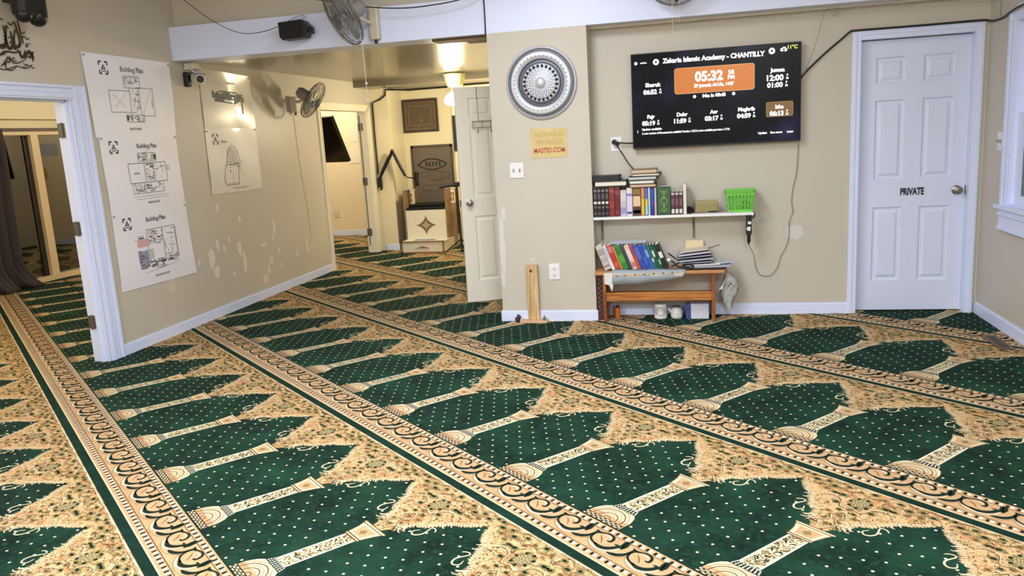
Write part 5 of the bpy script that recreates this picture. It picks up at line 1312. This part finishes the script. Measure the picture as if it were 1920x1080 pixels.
# side hall TV beyond far doorway
nv=Vector((-.5,-.87,0)).normalized(); side=Vector((.87,-.5,0)).normalized()
tlt=math.radians(20); nn=(nv*math.cos(tlt)-Vector((0,0,1))*math.sin(tlt)).normalized(); upv=side.cross(nn)*-1
if upv.z<0: upv=-upv
br_=Vector((-4.77,10.80,1.273))
tv2=thing('television',(-5.95,12.5,1.2),'black tilted television glimpsed through the far doorway','television')
g=G(); f=lambda p: br_-side*p.x+upv*p.z-nn*p.y
g.box(0,.90,0,.05,0,.675); g.xf(f); build('screen',g,BLACKG,tv2)
mp_=br_-side*.66+upv*.35-nn*.05; g=G(); g.tube([mp_,mp_+Vector((.03,.08,.1)),Vector((mp_.x+.03,mp_.y+.08,2.699))],.022); build('ceiling_mount_pole',g,BLACK,tv2)

g=G(); g.box(-5.50,-5.38,12.644,12.649,1.55,1.78); tag(build('wall_notice',g,cm((228,222,206))),'white notice on the far side hall wall, upper one','notice')
g=G(); g.box(-5.56,-5.36,12.644,12.649,1.20,1.45); tag(build('wall_notice',g,cm((232,224,204))),'white notice on the far side hall wall, lower one','notice')
g=G(); g.box(-4.95,-4.80,12.644,12.649,1.2,1.40); tag(build('notice_sign',g,cm((206,176,70))),'yellow notice mirrored in the sliding glass','notice')
g=G(); g.box(-5.25,-4.75,12.644,12.649,1.62,1.84); tag(build('banner_sign',g,cm((186,190,198))),'pale printed banner mirrored in the sliding glass','banner')

# ------------------------------------------------------------------ room ceiling lights, front pair added out of view
def ceil_panel(x,y,z,sx,sy,power,col,label):
    t=thing('ceiling_light',(x,y,z-.06),label,'light','ceiling panel lights')
    g=G(); g.box(x-sx/2-.03,x+sx/2+.03,y-sy/2-.03,y+sy/2+.03,z-.05,z-.001); build('frame',g,PLW,t)
    g=G(); g.box(x-sx/2,x+sx/2,y-sy/2,y+sy/2,z-.055,z-.05); build('diffuser',g,emis('diffuser_%s'%label[:3],col,2.0),t)
    l=bpy.data.lights.new('panel_light','AREA'); l.shape='RECTANGLE'; l.size=sx; l.size_y=sy; l.energy=power; l.color=srgb(*col)[:3]
    o=bpy.data.objects.new('panel_light',l); COL.objects.link(o); o.location=(x,y,z-.06)
ceil_panel(-1.1,4.2,3.1,.6,1.2,52,(236,242,255),'rear cool white panel light in the main room ceiling')
ceil_panel(-2.4,.3,3.1,1.2,1.2,138,(236,242,255),'left cool white panel light in the main room ceiling')  # unseen panel added behind the view for more frontal light on the walls
ceil_panel(.9,.1,3.1,1.2,1.2,138,(236,242,255),'right cool white panel light in the main room ceiling')  # second unseen panel, added to brighten the upright surfaces
# warm lamp bulb light and side hall lights
def pt(loc,e,col,r=.06,n='bulb_light'):
    l=bpy.data.lights.new(n,'POINT'); l.energy=e; l.color=srgb(*col)[:3]; l.shadow_soft_size=r
    o=bpy.data.objects.new(n,l); COL.objects.link(o); o.location=loc
pt((-2.885,9.9,1.84),50,(255,238,204),.08)
pt((-2.86,9.70,2.22),5,(255,236,190),.05)
def dome(x,y,label,e):
    t=thing('ceiling_dome_lamp',(x,y,2.58),label,'light')
    g=G(); g.lathe([(0,2.60),(.10,2.61),(.16,2.65),(.165,2.68)],(x,y,0),(0,0,1),0,32); build('dome',g,emis('warm_dome_%d'%(y*10),(255,232,180),5),t)
    g=G(); g.lathe([(.172,2.67),(.178,2.685),(.172,2.699)],(x,y,0),(0,0,1),0,32); build('rim',g,PLW,t)
    pt((x,y,2.50),e,(255,240,212),.12)
dome(-6.7,8.2,'round warm ceiling light near the sliding door in the side hall',13)
dome(-5.9,11.4,'round warm ceiling light at the far end of the side hall',62)
dome(-6.4,4.0,'round warm ceiling light at the near end of the side hall',85)

# world
w=bpy.data.worlds.new('world'); SC.world=w; w.use_nodes=True; w.node_tree.nodes['Background'].inputs[0].default_value=(.02,.022,.03,1); w.node_tree.nodes['Background'].inputs[1].default_value=.5
SC.view_settings.view_transform='Standard'; SC.view_settings.look='None'; SC.view_settings.gamma=1; SC.view_settings.exposure=.50
SC.cycles.max_bounces=8; SC.cycles.diffuse_bounces=5
SC.cycles.sample_clamp_indirect=8
